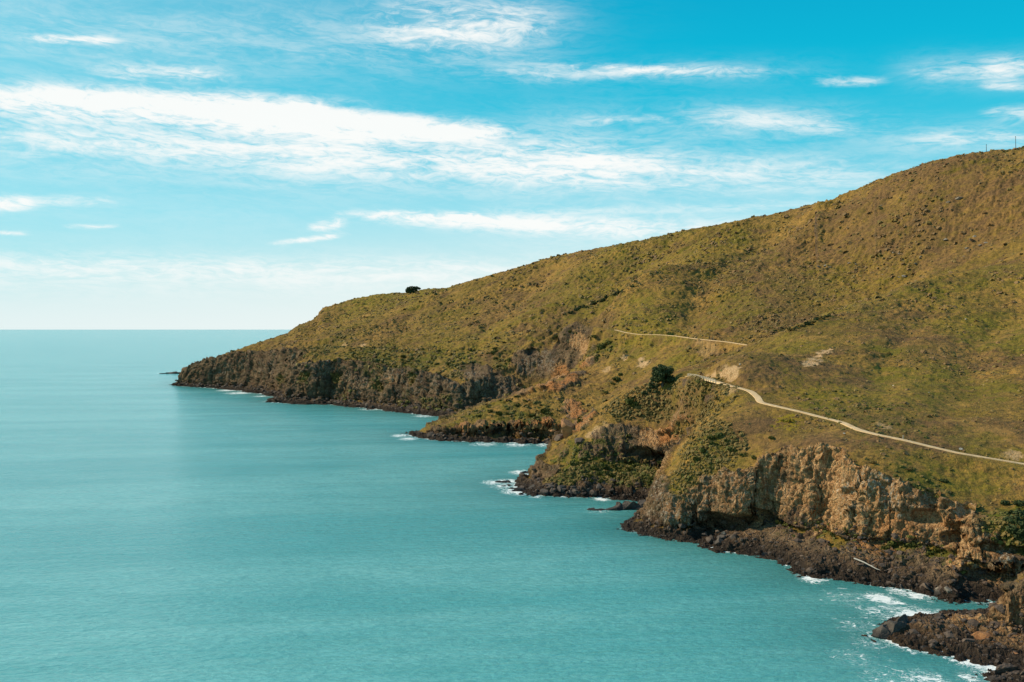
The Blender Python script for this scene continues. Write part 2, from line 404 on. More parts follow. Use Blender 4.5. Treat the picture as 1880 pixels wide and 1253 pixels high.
wx = XX + 2.6*fbm2(XX/22, YY/22, 3, 21) + 0.9*v2(XX/3.1, YY/3.1, 33)
wy = YY + 2.6*fbm2(XX/22, YY/22, 3, 22) + 0.9*v2(XX/3.1, YY/3.1, 34)
sd, at = coast_field(wx, wy)
wp, hp, wc, uc, fo = at
plat = np.where(sd > 0, hp * np.clip(sd/np.maximum(wp, .1), 0, 1)**0.75, sd*0.35)
plat = np.maximum(plat, -6)
edge = v2(XX/7, YY/7, 41)*1.6 + v2(XX/2.5, YY/2.5, 42)*0.6
k = np.clip((sd - wp + edge) / wc, 0, 1)
kk = k**0.8
Zf = np.where(k > 0, plat + (np.maximum(hill, plat*0.6) - plat)*kk*kk*(3-2*kk), plat)
cliff = np.where((k > 0) & (k < 1), 1.0, 0.0) * (hill - plat > 4)
H2 = Zf.astype(np.float32)

def terrain(x, y):
    t = x / y
    i = np.clip((t - T0)/(T1-T0)*(NX-1), 0, NX-2); j = np.clip(np.log(y/Y0)/np.log(Y1/Y0)*(NY-1), 0, NY-2)
    i0, j0 = int(i), int(j); fi, fj = i-i0, j-j0
    return float(H2[i0, j0]*(1-fi)*(1-fj)+H2[i0+1, j0]*fi*(1-fj)+H2[i0, j0+1]*(1-fi)*fj+H2[i0+1, j0+1]*fi*fj)
def ground_at(px, py):
    """where the line of sight of that photo pixel meets the ground"""
    t = (px-CX)/F; i = int(round((t-T0)/(T1-T0)*(NX-1))); i = min(max(i, 0), NX-1)
    ray = CAMZ + (HY-py)/F*yrow
    hit = np.nonzero(np.maximum(H2[i], 0) >= ray)[0]
    if len(hit) == 0: return None
    j = hit[0]; y = float(yrow[j])
    return (t*y, y, float(max(H2[i, j], 0)))

# ------------------------------------------------------------------ adaptive resampling of every grid line
NR = 1500
dY = np.diff(YY, axis=1); dZ = np.diff(H2, axis=1); ym = (YY[:, 1:]+YY[:, :-1])/2
facing = 1.0
w = np.sqrt((0.30*dY)**2 + dZ**2)/ym
w = np.where((H2[:, 1:] < -3) & (H2[:, :-1] < -3), w*0.05, w)
w = np.where(ym > 1400, w*0.3, w)
w += w.sum(1, keepdims=True)/NY*0.25
# blur the weights across columns so that rows stay coherent
for _ in range(3):
    cs = np.cumsum(np.pad(w, ((12, 13), (0, 0)), mode='edge').astype(np.float64), axis=0); w = (cs[25:] - cs[:-25])/25
s = np.concatenate([np.zeros((NX, 1)), np.cumsum(w, axis=1)], 1); s /= s[:, -1:]
q = np.linspace(0, 1, NR)
idx = np.empty((NX, NR), np.float32)
for i in range(NX): idx[i] = np.interp(q, s[i], np.arange(NY))
i0 = np.minimum(idx.astype(np.int32), NY-2); fr = idx - i0
ii = np.arange(NX)[:, None]
def G(a): return (a[ii, i0]*(1-fr) + a[ii, i0+1]*fr).astype(np.float32)
vx, vy, vz = G(XX), G(YY), G(H2)
vs, vwp, vhp, vuc, vcl, vhill, vk = G(sd), G(wp), G(hp), G(uc), G(cliff.astype(np.float32)), G(hill), G(k.astype(np.float32))
# inland direction from the distance field
gy = np.gradient(sd, axis=1)/np.gradient(YY, axis=1)
gx = (np.gradient(sd, axis=0))/(np.gradient(TT, axis=0)*YY)
gyr = gy - gx*TT      # d/dy at constant x
gn = np.sqrt(gx**2+gyr**2)+1e-6
nxI, nyI = G(gx/gn), G(gyr/gn)
del gx, gy, gyr, gn
# wave-cut undercuts below the cliffs
hgt = (vz - vhp*0.4)
uh = 0.9 + 0.62*vuc; ub = np.clip(1 - ((vz - 0.6 - uh)/uh)**2, 0, 1)**0.7
und = 1.3*vuc * ub * sstep(vk, 0.0, 0.12) * (0.65+0.5*v2(vx/9, vy/9, 51)) * (vk < 0.8)
vx = vx + nxI*und; vy = vy + nyI*und
def normals(x, y, z):
    ax, ay, az_ = (np.gradient(v, axis=0) for v in (x, y, z))
    bx, by, bz = (np.gradient(v, axis=1) for v in (x, y, z))
    nx, ny, nz = ay*bz-az_*by, az_*bx-ax*bz, ax*by-ay*bx
    l = np.sqrt(nx*nx+ny*ny+nz*nz)+1e-9
    return nx/l, ny/l, nz/l
nx, ny, nz = normals(vx, vy, vz)
steep = 1 - nz
rock = sstep(steep + 0.10*fbm2(vx/9, vy/9, 3, 61), 0.30, 0.46) * np.maximum(vcl, sstep(steep, 0.40, 0.6))
rock *= sstep(np.minimum(near_path(vx, vy, PD[1], 12)[0], near_path(vx, vy, PD[2], 12)[0]), 6, 11)
rock = np.maximum(rock, sstep(vz + 1.6*fbm2(vx/6, vy/6, 3, 62), vhp*0.55+1.2, vhp*0.4) * (vs < 26))
rock = np.maximum(rock, (vy < 253)*(vs < vwp*1.6)*sstep(vz, 14, 9))
rock = np.maximum(rock, (vs < vwp*(0.8 + 0.3*v2(vx/5, vy/5, 64))) * (vz < 9))
rock = np.maximum(rock, vcl*sstep(steep, 0.16, 0.3))
VEGS = [(1150,742,13),(1180,735,14),(1210,742,14),(1240,735,14),(1270,725,13),(1285,745,13),(1300,735,8),(1320,715,7),(1260,790,7),(1290,790,13),(1275,815,10),(1300,760,13),(1310,810,11),(1265,850,8),(1255,880,6),(1245,900,4),(1300,850,8),(1330,840,6),
  (1300,720,12),(1080,862,8),(1120,868,8),(1160,872,8),(1040,875,7),(1195,876,6),(1010,882,6),(1200,890,5),(520,697,9),(560,702,9),(620,703,8),(840,690,8),(760,700,8),(700,720,9),(1730,900,4),(1860,960,9),(1865,990,6)]
# caves: blobs pushed into the rock (x, y, z, rx along the face, rz, depth)
CAVES = []
def cave(px, py, rh, rv, dep):
    g = ground_at(px, py)
    if g: CAVES.append((g, rh, rv, dep))
cave(1772, 996, 5.2, 3.2, 5.0)
cave(1766, 975, 4.0, 1.3, 2.2)
cave(1215, 848, 13.0, 2.6, 7.0)
cave(1180, 838, 9.0, 2.4, 4.0)
cave(1707, 918, 2.6, 2.6, 3.0)
cave(1774, 948, 2.2, 2.8, 3.0)
cave(1712, 942, 1.5, 2.2, 2.4)
cave(1565, 912, 2.6, 1.8, 1.6)
cave(1220, 808, 4.0, 1.8, 2.2)
cave(1320, 975, 7.0, 5.5, 6.0)
cave(1355, 970, 7.0, 3.6, 4.5)
cave(1395, 962, 6.0, 3.5, 4.0)
cave(1290, 978, 4.0, 5.5, 4.0)
cave(1700, 955, 5.0, 2.5, 3.0)
cave(1820, 1085, 9.0, 5.0, 5.0)
cave(1850, 1020, 8.0, 1.6, 2.6)
cave(1615, 1005, 3.0, 2.0, 2.0)
cave(1430, 965, 3.0, 2.5, 2.0)
cave(1025, 632, 3.0, 6.0, 4.0)
cave(975, 650, 5.0, 5.0, 4.0)
cavemask = np.zeros_like(vx)
for (g, rh, rv, dep) in CAVES:
    m = (np.abs(vx-g[0]) < rh*2.2) & (np.abs(vy-g[1]) < max(rh, 8)*1.6)
    e = ((vx[m]-g[0])**2 + ((vy[m]-g[1])*0.7)**2)/rh**2 + ((vz[m]-g[2])/rv)**2
    e = e * (1 + 0.25*vnoise(vx[m]/1.7, vy[m]/1.7, vz[m]/1.7, 71))
    b = np.clip(1-e, 0, 1)**0.6
    vx[m] += nxI[m]*dep*b; vy[m] += nyI[m]*dep*b
    cavemask[m] = np.maximum(cavemask[m], b)
rock = np.maximum(rock, sstep(cavemask, 0.02, 0.2))
ROCKB = [(955,660,9),(975,660,10),(1000,660,10),(1025,655,10),(1050,652,9),(1075,647,8),(1090,642,5),(965,680,8),(1000,680,8),(1040,675,8),(1060,670,7),(1030,695,8),(1000,708,8),(1060,690,8),(1045,702,8),(1080,668,7),(1022,714,7),(1048,755,7),(1062,765,8),(1072,775,8),(1050,745,6),(900,705,14),(930,712,12),(960,720,9),(880,690,12),(860,680,12),
 (850,784,5),(880,782,5),(910,781,5),(945,780,5),(980,779,5),(1005,776,5),(1060,765,6),(1070,780,6),(1100,800,5),(1130,800,6),(1160,803,6),(1190,806,6),(1215,808,6),(1235,815,5),(1120,825,6),(1150,830,6),(1180,835,6),(1090,825,5),(1075,840,4),(1035,835,3),(985,855,4),(972,868,4),(992,873,5),(1010,870,5),(985,886,5),(1003,886,5),(1180,974,4),(1200,984,4),(1225,990,4),(1250,992,4),(1275,990,4)]
for (px, py, r) in ROCKB:
    g = ground_at(px, py)
    if g is None: continue
    m = (np.abs(vx-g[0]) < r*2) & (np.abs(vy-g[1]) < r*2.5)
    e = np.sqrt((vx[m]-g[0])**2 + (0.8*(vy[m]-g[1]))**2 + (vz[m]-g[2])**2)/r + 0.5*fbm3(vx[m]/3.5, vy[m]/3.5, vz[m]/3.5, 3, 78)
    rock[m] = np.maximum(rock[m], sstep(e, 1.05, 0.8))
veg = np.zeros_like(vx)
for (px, py, r) in VEGS:
    g = ground_at(px, py)
    if g is None: continue
    m = (np.abs(vx-g[0]) < r*2) & (np.abs(vy-g[1]) < r*2)
    e = np.sqrt((vx[m]-g[0])**2 + (vy[m]-g[1])**2 + (1.5*(vz[m]-g[2]))**2)/r + 0.55*fbm3(vx[m]/4, vy[m]/4, vz[m]/4, 3, 77)
    veg[m] = np.maximum(veg[m], sstep(e, 1.05, 0.75))
veg *= np.where((vy > 422) & (vy < 462) & (vx > 22) & (vx < 80) & (vz > 12.2) & (vz < 25), 0.12, 1.0)
rock *= 1 - 0.93*veg*(1-sstep(cavemask, 0.02, 0.15))*sstep(vz, 2.0, 4.5)
# craggy displacement along the normal
def ridge(n): return 1 - 2*np.abs(n)
rk = rock > 0.02
X, Y, Z = vx[rk], vy[rk], vz[rk]; fs = np.clip(Y/420, 0.8, 2.2)
d = 1.25*fs*ridge(fbm3(X/(7*fs), Y/(7*fs), Z/(17*fs), 2, 81))
d += 0.75*fs**.6*ridge(fbm3(X/(1.9*fs**.5), Y/(1.9*fs**.5), Z/16, 2, 321))
d += 0.7*fs*ridge(fbm3(X/(3.1*fs), Y/(3.1*fs), Z/(6*fs), 2, 85))
d += 0.55*fs*np.round(2.2*fbm3(X/2.6, Y/2.6, Z/2.2, 2, 88))/2.2
d += 0.34*ridge(fbm3(X/0.95, Y/0.95, Z/1.1, 2, 91))
qx = X + 1.1*vnoise(X/2.5, Y/2.5, Z/2.5, 301); qy = Y + 1.1*vnoise(X/2.5, Y/2.5, Z/2.5, 302); qz = Z + 0.8*vnoise(X/2.5, Y/2.5, Z/2.5, 303)
for (bw, bh, am, sd_) in ((3.4, 4.2, 0.75, 311), (1.6, 1.9, 0.42, 312)):
    bw_, bh_ = bw*fs**.7, bh*fs**.7
    d += am*fs**.7*_h(np.floor(qx/bw_).astype(np.int64), np.floor(qy/bw_).astype(np.int64), np.floor(qz/bh_).astype(np.int64), sd_)
zz_ = Z/(2.6*fs**.5) + 0.8*vnoise(X/9, Y/9, Z/9, 304); d += 0.55*fs**.5*((zz_ - np.floor(zz_))**2 - 0.33)
# flat ground near the water: piled stone relief
d *= np.where(vcl[rk] > 0.5, 1.0, 0.62)
disp = np.zeros_like(vx); disp[rk] = d*rock[rk]
keep = sstep(cavemask, 0.8, 0.2)
disp *= 0.35+0.65*keep
gr = 1-rock
tuft = 0.60*v2(vx/4.3, vy/4.3, 101) + 0.42*v2(vx/2.0, vy/2.0, 102) + 0.22*v2(vx/0.9, vy/0.9, 103)
far_t = 0.9*v2(vx/8.0, vy/8.0, 104)*sstep(vy, 500, 900)
gu = fbm2(vx/30, vy/30, 3, 105)
disp_g = (1.15*tuft*(0.95+0.8*gu)*np.clip(vy/450, 0.7, 2.0) + far_t*0.5)
pm = np.zeros_like(vx)
pd1 = []
for pd, pw in zip(PD, PW):
    dd, _ = near_path(vx, vy, pd, 10); pd1.append(dd)
pdist = np.minimum(pd1[0], np.minimum(pd1[1], pd1[2]))
quiet = sstep(pdist, 1.9, 4.0)
disp = (disp + disp_g*gr)*quiet
vx += nx*disp; vy += ny*disp; vz += nz*disp
# masks in world space (spots of bare soil and coloured rock)
def blobmask(spots, seed=0, rough=0.5):
    o = np.zeros_like(vx)
    for (px, py, r, s_) in spots:
        g = ground_at(px, py)
        if g is None: continue
        m = (np.abs(vx-g[0]) < r*2) & (np.abs(vy-g[1]) < r*3)
        e = np.sqrt((vx[m]-g[0])**2 + (0.6*(vy[m]-g[1]))**2 + (vz[m]-g[2])**2)/r
        e = e + rough*fbm3(vx[m]/(r*.6), vy[m]/(r*.6), vz[m]/(r*.4), 3, 111+seed) + 0.35*vnoise(vx[m]/1.3, vy[m]/1.3, vz[m]/0.8, 130+seed)
        o[m] = np.maximum(o[m], s_*sstep(e, 1.0, 0.55))
    return o
OCH = blobmask([(1480,840,9,.9),(1520,845,12,1),(1560,850,12,1),(1600,850,10,1),(1500,900,12,.8),(1560,910,12,1),(1600,900,10,.8),(1540,950,10,.9),(1590,950,10,.9),
  (1300,900,9,.5),(1350,885,9,.6),(1400,880,9,.7),(1410,920,9,.7),(1370,930,8,.5),(1270,920,7,.4),(1250,945,6,.4),(1700,910,8,.5),(1640,900,8,.6),(1640,960,8,.6),(1700,940,8,.5),(1740,960,8,.8),(1770,930,8,.6),(1800,980,7,.6),(1700,980,6,.6),(1770,1010,7,.9),(1860,1060,6,.7),
  (1200,805,8,.9),(1225,800,6,1),(1260,790,7,.7),(1290,760,6,.6),(1250,770,7,.5),(1240,740,6,.35),(1230,856,8,.8),
  (1060,760,8,.9),(1045,745,7,.8),(1075,780,8,.8),(1000,785,9,.7),(950,778,8,.4),(870,790,9,.5),(1045,800,6,1),(850,775,9,.6),(1030,790,8,.9),
  (1080,640,10,1),(1060,630,9,.9),(1060,680,10,1),(1030,695,10,1),(1010,710,9,1),(1085,655,7,1),(1030,680,8,.8),(985,715,9,.8),(960,720,9,.5),
  (985,850,6,.6),(970,870,5,.5),(1640,1165,6,.5),(1700,1175,6,.4),(1780,1150,5,.9),(1800,1170,5,.7),(1860,1180,5,.9),(1850,1130,5,.5),(640,650,9,.5),(700,690,8,.5),(720,700,7,.6)], 1)
BARE = blobmask([(1346,681,3.0,1),(1336,685,3.0,1),(1324,688,2.8,1),(1310,690,2.4,1),(1297,691.5,2.0,1),(1284,692,1.6,1),(1350,690,2.2,1),(1342,696,2.2,.8),(1482,671,2.4,1.6),(1490,667,3.0,1.7),(1498,662,3.2,1.7),(1503,655,2.4,1.6),(1509,649,2.6,1.6),(1516,645,2.8,1.7),(1522,642,1.8,1.5),(1150,657,3.4,1.1),(1182,668,5,1.0),(1178,660,3,1),
  (1115,680,4,.7),(1300,645,8,.35),(1290,628,6,.3),(632,636,5,.6),(665,638,6,.9),(1750,830,2.5,.8),(1860,838,3,.8),(1620,782,2.5,.6),(1340,716,3,.6),(1580,790,3,.4),(1082,800,2.4,.7),(1097,791,2.8,.6),(1112,784,2.4,.5)], 2)
GRN = blobmask([(1080,850,14,1),(1120,860,14,1),(1160,860,12,1),(1050,870,10,.7),(1200,880,8,.9),(1180,900,8,.8),(1620,1000,5,.5),(1660,1005,5,.5),(1500,975,5,.5),(1550,985,5,.4),(1450,975,5,.4),(1730,1020,5,.8),(1760,1030,4,.6),
  (1870,950,8,1),(1860,990,7,1),(1700,890,5,.8),(1660,870,5,.7),(1280,830,6,.5),(1310,815,6,.6),(1330,805,5,.4),(1290,850,5,.4),(1250,880,6,.5),(1255,905,5,.6),(940,760,14,.8),(980,770,12,.8),(880,760,10,.7),(1000,750,14,.5),
  (740,750,14,.7),(820,752,14,.9),(780,755,14,.8),(620,705,10,.3),(560,702,10,.5),(520,698,10,.5),(640,735,12,.5),(700,660,30,.7),(780,665,28,.8),(850,660,24,.7),(600,640,26,.5),(680,645,26,.6),(920,668,10,.6),
  (1100,645,12,.8),(1600,770,20,.4),(1300,720,10,.4)], 3, 0.7)
YEL = blobmask([(1445,775,5,.9),(1455,770,3,1),(1500,720,14,.4),(1180,610,20,.3),(1235,905,3,.8),(1330,735,8,.4),(1600,500,30,.35),(1500,560,26,.3)], 4, 0.8)
PALE = blobmask([(1225,935,6,.9),(1245,960,6,1),(1235,915,5,.8),(1270,945,6,.7),(1200,955,5,.6),(1215,900,5,.7),(1555,905,4,.8),(1600,895,5,.9),(1625,905,4,.9),(1560,940,5,.6),(1640,930,4,.7),(1300,880,5,.5),(1340,870,6,.4),
  (640,700,9,.7),(675,703,5,1),(720,695,8,.9),(735,690,6,1),(865,693,7,1),(545,665,12,.6),(480,680,9,.6),(400,690,12,.5),(1000,665,12,.7),(970,670,10,.7),(620,720,8,.5),(735,730,8,.5),(850,720,14,.4),(820,660,10,.3),(420,685,14,.6),(450,675,14,.5),(500,672,16,.5),(560,668,14,.5),(590,675,14,.6),(660,715,12,.6),(700,715,12,.6),(760,705,14,.6),(800,700,14,.6),(830,690,12,.6),(880,705,12,.5),(920,715,12,.5),(1300,920,6,.4),(1370,900,7,.4),(1420,900,6,.4),
  (1850,1035,4,1.2),(1838,1050,2.6,1.2),(1780,945,4,.6),(1680,930,5,.5),(1080,795,4,.8),(1830,1000,5,.5)], 5, 0.6)
RUS = blobmask([(1030,690,9,.9),(1050,685,9,1),(1065,672,8,1),(1075,660,6,.8),(1040,700,9,1),(1015,712,9,1),(990,718,8,.7),(1055,750,8,.7),(1065,762,8,.9),(1072,778,7,.9),(1000,782,8,.9),(1025,785,7,1),(960,782,7,.6),(900,782,6,.5),(850,780,6,.6),(1225,802,6,.8),(1245,797,5,.7),(1765,978,4,.9),(1600,1000,6,.5),(1640,975,6,.4),(1300,760,5,.4),(1265,790,5,.5)], 9, 0.8)
SWA = blobmask([(1160,470,55,.7),(1290,452,55,.7),(1060,515,55,.6),(1190,590,40,.8),(1100,545,40,.6),(1340,570,40,.7),(1230,620,26,.6),(1500,530,40,.5),(1330,470,45,.5),(1700,700,28,.9),(1790,600,34,.6),(1855,620,26,.9),(1860,500,30,.6),
  (1500,732,15,.8),(1620,722,18,.7),(1580,562,26,.7),(1680,530,26,.7),(1460,635,18,.6),(900,620,45,.6),(830,635,40,.7),(700,562,60,.7),(752,544,60,.9),(680,552,50,.9),(800,600,50,.5),(640,600,50,.3),(1180,640,20,.7),(1250,665,16,.7),(1700,860,12,.6),(1780,880,12,.8),(1820,830,14,.6),(1330,850,10,.5)], 6, 0.9)
BRN = blobmask([(1400,500,55,.9),(1600,430,60,.8),(1760,340,60,.9),(1840,380,50,.8),(1560,480,45,.8),(1700,420,50,.8),(1500,440,50,.6),(1100,592,20,.7),(1660,795,18,.9),(1620,775,14,.9),(1560,700,16,.7),(1480,690,16,.7),(1390,690,14,.8),(1370,670,12,.7),(1640,600,24,.5),(1740,640,24,.5),
  (980,560,50,.6),(900,580,50,.6),(760,600,50,.5),(1380,560,40,.7),(1450,570,35,.8),(1300,620,26,.6),(930,655,24,.9),(1000,600,22,.8),(1500,810,12,.8),(1420,790,12,.6),(1270,735,12,.8),(1200,745,12,.8),(1240,765,10,.8),(1160,770,8,.7)], 7, 0.9)

# ------------------------------------------------------------------ materials
def new_mat(name):
    m = bpy.data.materials.new(name); m.use_nodes = True
    t = NT(m.node_tree); bs = t.n['Principled BSDF']
    return m, t, bs
def land_material():
    m, t, b = new_mat('hillside')
    P = t.new('ShaderNodeTexCoord').outputs['Object']
    sep = t.new('ShaderNodeSeparateXYZ'); t.l.new(P, sep.inputs[0])
    rock, och, bare, grn, yel, pale = (t.attr(a) for a in ('rock', 'ochre', 'bare', 'green', 'yellow', 'pale'))
    # grass
    n1 = t.noise(P, 0.012, 5, 0.6, 0.4)
    n2 = t.noise(t.scalev(P, (0.05, 0.12, 0.16)), 1.0, 6, 0.65)
    n3 = t.noise(P, 0.55, 5, 0.7)
    n4 = t.noise(t.scalev(P, (0.3, 0.3, 1.6)), 1.0, 4, 0.6)
    tan = (0.365, 0.200, 0.045); olive = (0.165, 0.116, 0.016); lush = (0.098, 0.102, 0.010); brown = (0.160, 0.085, 0.036)
    g = t.mix(t.ss(n1, 0.40, 0.57), olive, tan)
    g = t.mix(t.ss(n2, 0.36, 0.62), t.mix(0.6, g, olive), t.mix(0.45, g, tan))
    g = t.mix(t.ss(t.noise(t.scalev(P, (0.03, 0.05, 0.07)), 1.0, 6, 0.65), 0.49, 0.62, 0, 0.85), g, brown)
    g = t.mix(t.m('MULTIPLY', t.ss(n3, 0.49, 0.62), 0.75), g, (0.080, 0.052, 0.018))
    g = t.mix(t.m('MULTIPLY', t.ss(t.noise(P, 1.6, 4, 0.7), 0.50, 0.34), 0.55), g, (0.40, 0.25, 0.09))
    g = t.mix(t.ss(t.noise(t.scalev(P, (1, 1, 1.4)), 0.95, 5, 0.75), 0.52, 0.66, 0, 0.6), g, (0.070, 0.044, 0.020))
    n5 = t.noise(t.scalev(P, (0.022, 0.035, 0.05)), 1.0, 5, 0.62, 0.6)
    g = t.mix(t.ss(n5, 0.56, 0.66, 0, 0.55), g, (0.140, 0.118, 0.010))
    g = t.mix(t.ss(n5, 0.42, 0.33, 0, 0.5), g, (0.42, 0.235, 0.06))
    g = t.mix(t.m('MULTIPLY', t.ss(n4, 0.5, 0.62), 0.30), g, (0.055, 0.045, 0.014))
    np_ = t.noise(t.scalev(P, (0.10, 0.14, 0.2)), 1.0, 6, 0.7)
    g = t.mix(t.m('MULTIPLY', t.attr('brownp'), t.ss(np_, 0.36, 0.56, 0.15, 0.85), clamp=True), g, t.mix(t.ss(n3, 0.4, 0.6), (0.225, 0.122, 0.050), (0.105, 0.060, 0.029)))
    g = t.mix(t.m('MULTIPLY', t.attr('swath'), t.ss(np_, 0.60, 0.42, 0.2, 0.85), clamp=True), g, t.mix(t.ss(n3, 0.38, 0.62), (0.215, 0.176, 0.018), (0.130, 0.112, 0.013)))
    gm = t.m('MULTIPLY', grn, t.ss(t.noise(P, 0.25, 5, 0.7), 0.35, 0.6, 0.25, 1.0))
    g = t.mix(gm, g, lush)
    g = t.mix(t.m('MULTIPLY', yel, t.ss(t.noise(P, 0.6, 4, 0.7), 0.4, 0.6)), g, (0.28, 0.20, 0.01))
    # rock
    r1 = t.noise(t.scalev(P, (0.16, 0.16, 0.09)), 1.0, 6, 0.62)
    r2 = t.noise(t.scalev(P, (0.9, 0.9, 0.45)), 1.0, 6, 0.68)
    r3 = t.noise(P, 2.6, 4, 0.7)
    rc = t.mix(t.ss(r1, 0.36, 0.62), (0.100, 0.058, 0.031), (0.245, 0.152, 0.082))
    rc = t.mix(t.ss(r2, 0.44, 0.68, 0, 0.7), rc, (0.36, 0.25, 0.15))
    rc = t.mix(t.ss(r3, 0.58, 0.40, 0, 0.5), rc, (0.045, 0.033, 0.024))
    rc = t.mix(t.ss(t.noise(t.scalev(P, (0.03, 0.03, 0.30)), 1.0, 4, 0.6), 0.50, 0.64, 0, 0.55), rc, (0.105, 0.055, 0.030))
    rc = t.mix(t.ss(t.noise(t.scalev(P, (0.05, 0.05, 0.06)), 1.0, 4, 0.65), 0.54, 0.62, 0, 0.6), rc, (0.048, 0.036, 0.028))
    oc = t.mix(t.ss(r2, 0.36, 0.62), (0.33, 0.155, 0.055), (0.66, 0.395, 0.185))
    oc = t.mix(t.ss(r3, 0.60, 0.42, 0, 0.45), oc, (0.12, 0.07, 0.035))
    om = t.m('MULTIPLY', och, t.ss(r1, 0.26, 0.48, 0.55, 1.1), clamp=True)
    rc = t.mix(om, rc, oc)
    rc = t.mix(t.m('MULTIPLY', t.attr('rust'), t.ss(r2, 0.30, 0.50, 0.4, 1.0), clamp=True), rc, t.mix(t.ss(r3, 0.38, 0.6), (0.24, 0.085, 0.028), (0.54, 0.24, 0.08)))
    pm_ = t.m('MULTIPLY', pale, t.ss(r2, 0.50, 0.60, 0, 0.85), clamp=True)
    rc = t.mix(pm_, rc, t.mix(t.ss(r3, 0.4, 0.6), (0.22, 0.18, 0.13), (0.50, 0.44, 0.35)))
    vo = t.new('ShaderNodeTexVoronoi', feature='DISTANCE_TO_EDGE'); vo.inputs['Scale'].default_value = 0.42
    wv = t.vm('ADD', P, t.scalev(t.new('ShaderNodeTexNoise').outputs['Color'], (1.2, 1.2, 1.2)))
    t.l.new(t.scalev(wv, (1, 1, 0.7)), vo.inputs['Vector'])
    vo2 = t.new('ShaderNodeTexVoronoi', feature='DISTANCE_TO_EDGE'); vo2.inputs['Scale'].default_value = 1.3
    t.l.new(t.scalev(wv, (1, 1, 0.8)), vo2.inputs['Vector'])
    crack = t.m('MINIMUM', t.ss(vo.outputs['Distance'], 0.0, 0.16), t.ss(vo2.outputs['Distance'], 0.0, 0.14, 0.45, 1.0))
    # dark wet band above the water
    zj = t.m('ADD', sep.outputs[2], t.m('MULTIPLY', t.noise(P, 0.35, 4, 0.7), 3.4))
    rc = t.mix(t.ss(zj, 7.6, 3.2, 0, 0.88), rc, (0.022, 0.017, 0.014))
    # plants clinging to ledges
    led = t.m('MULTIPLY', t.ss(t.noise(t.scalev(P, (0.13, 0.13, 0.26)), 1.0, 6, 0.7), 0.46, 0.57), t.m('ADD', 0.16, t.m('MULTIPLY', grn, 0.8)), clamp=True)
    led = t.m('MULTIPLY', t.m('MULTIPLY', led, t.m('SUBTRACT', 1.0, och, clamp=True)), t.ss(sep.outputs[2], 3.5, 7.0))
    rc = t.mix(led, rc, (0.085, 0.082, 0.020))
    c = t.mix(rock, g, rc)
    bc = t.mix(t.ss(r3, 0.38, 0.62), (0.34, 0.19, 0.08), (0.66, 0.44, 0.23))
    c = t.mix(t.m('MULTIPLY', bare, t.ss(t.noise(P, 0.9, 4, 0.7), 0.30, 0.46, 0.5, 1.0), clamp=True), c, bc)
    t.l.new(c, b.inputs['Base Color'])
    b.inputs['Roughness'].default_value = 0.92
    b.inputs['Specular IOR Level'].default_value = 0.15
    bp = t.new('ShaderNodeBump'); bp.inputs['Strength'].default_value = 0.9; bp.inputs['Distance'].default_value = 1.0
    hh = t.m('ADD', t.m('MULTIPLY', t.noise(P, 1.4, 5, 0.7), 0.9), t.m('MULTIPLY', t.noise(t.scalev(P, (0.5, 0.5, 3.0)), 1.0, 3), 0.25))
    hh = t.m('ADD', hh, t.m('MULTIPLY', t.m('MULTIPLY', crack, rock), 0.55))
    t.l.new(hh, bp.inputs['Height']); t.l.new(bp.outputs[0], b.inputs['Normal'])
    return m
MLAND = land_material()

gi = np.arange(NX*NR, dtype=np.int32).reshape(NX, NR)
Q = np.stack([gi[:-1, :-1], gi[1:, :-1], gi[1:, 1:], gi[:-1, 1:]], -1).reshape(-1, 4)
# drop faces wholly under deep water
zz = vz.ravel()
Q = Q[zz[Q].max(1) > -1.5]
def compact(V, Q, attrs):
    used = np.zeros(len(V), bool); used[Q.ravel()] = True
    mp = np.cumsum(used)-1
    return V[used], mp[Q].astype(np.int32), {k_: a.ravel()[used] for k_, a in attrs.items()}
V = np.stack([vx.ravel(), vy.ravel(), vz.ravel()], 1)
V2, Q2, A2 = compact(V, Q, dict(rock=rock, ochre=OCH, bare=BARE, green=GRN, yellow=YEL, pale=PALE, swath=SWA, rust=RUS, brownp=BRN))
hillo = mesh_np('hillside', V2, Q2, MLAND, smooth=True, attrs=A2)
tag(hillo, kind='structure')

# ------------------------------------------------------------------ sea
FOAMSPOTS = [(905,886,4.5,.9),(930,884,5,.9),(955,868,5,.9),(975,872,5,.8),(925,893,6,.6),(950,903,6,1),(985,912,3,.6),(1105,917,3.2,1.1),(735,800,6,.8),(750,806,6,.8),(1690,1130,5,1.2),(1720,1140,6,1.2),(1660,1145,4,1),
  (1612,1098,3.2,1.25),(1602,1095,2.4,1.2),(1625,1101,3.0,1.25),(1640,1105,2.2,1),(1760,1202,3.5,1.1),(1785,1207,3.5,1.2),(1800,1216,4.5,1.3),(1825,1224,4.5,1.35),(1845,1232,3.5,1.3),(1770,1208,3.5,1.2),(1735,1197,3,1.0),(1715,1192,3,.9),(1630,1160,2.5,.8),(1490,1062,3.4,1),(1300,1000,3.0,.9),(1310,1005,2.2,.8),
  (440,722,14,.9),(420,717,12,.9),(510,733,8,.9),(480,728,8,.7),(300,686,8,1),(1580,1150,7,.28),(1600,1180,6,.30),(1570,1210,6,.28),(1620,1240,6,.28),(1700,1250,4,.9),(1780,1245,2.5,.6),(1640,1125,10,.4),(1560,1100,8,.3),(1190,958,5,.35),(1100,938,6,.3),
  (890,816,8,.6),(950,817,8,.7),(1000,818,6,.6),(680,752,9,.6),(780,764,10,.6),(820,767,6,.5),(1850,1225,3,1),(1870,1235,3,1),(1680,1092,4,.8),(1650,1085,3,.8)]
sy = np.unique(np.concatenate([np.geomspace(60, 2200, 900), np.geomspace(2200, 250000, 60)])).astype(np.float32)
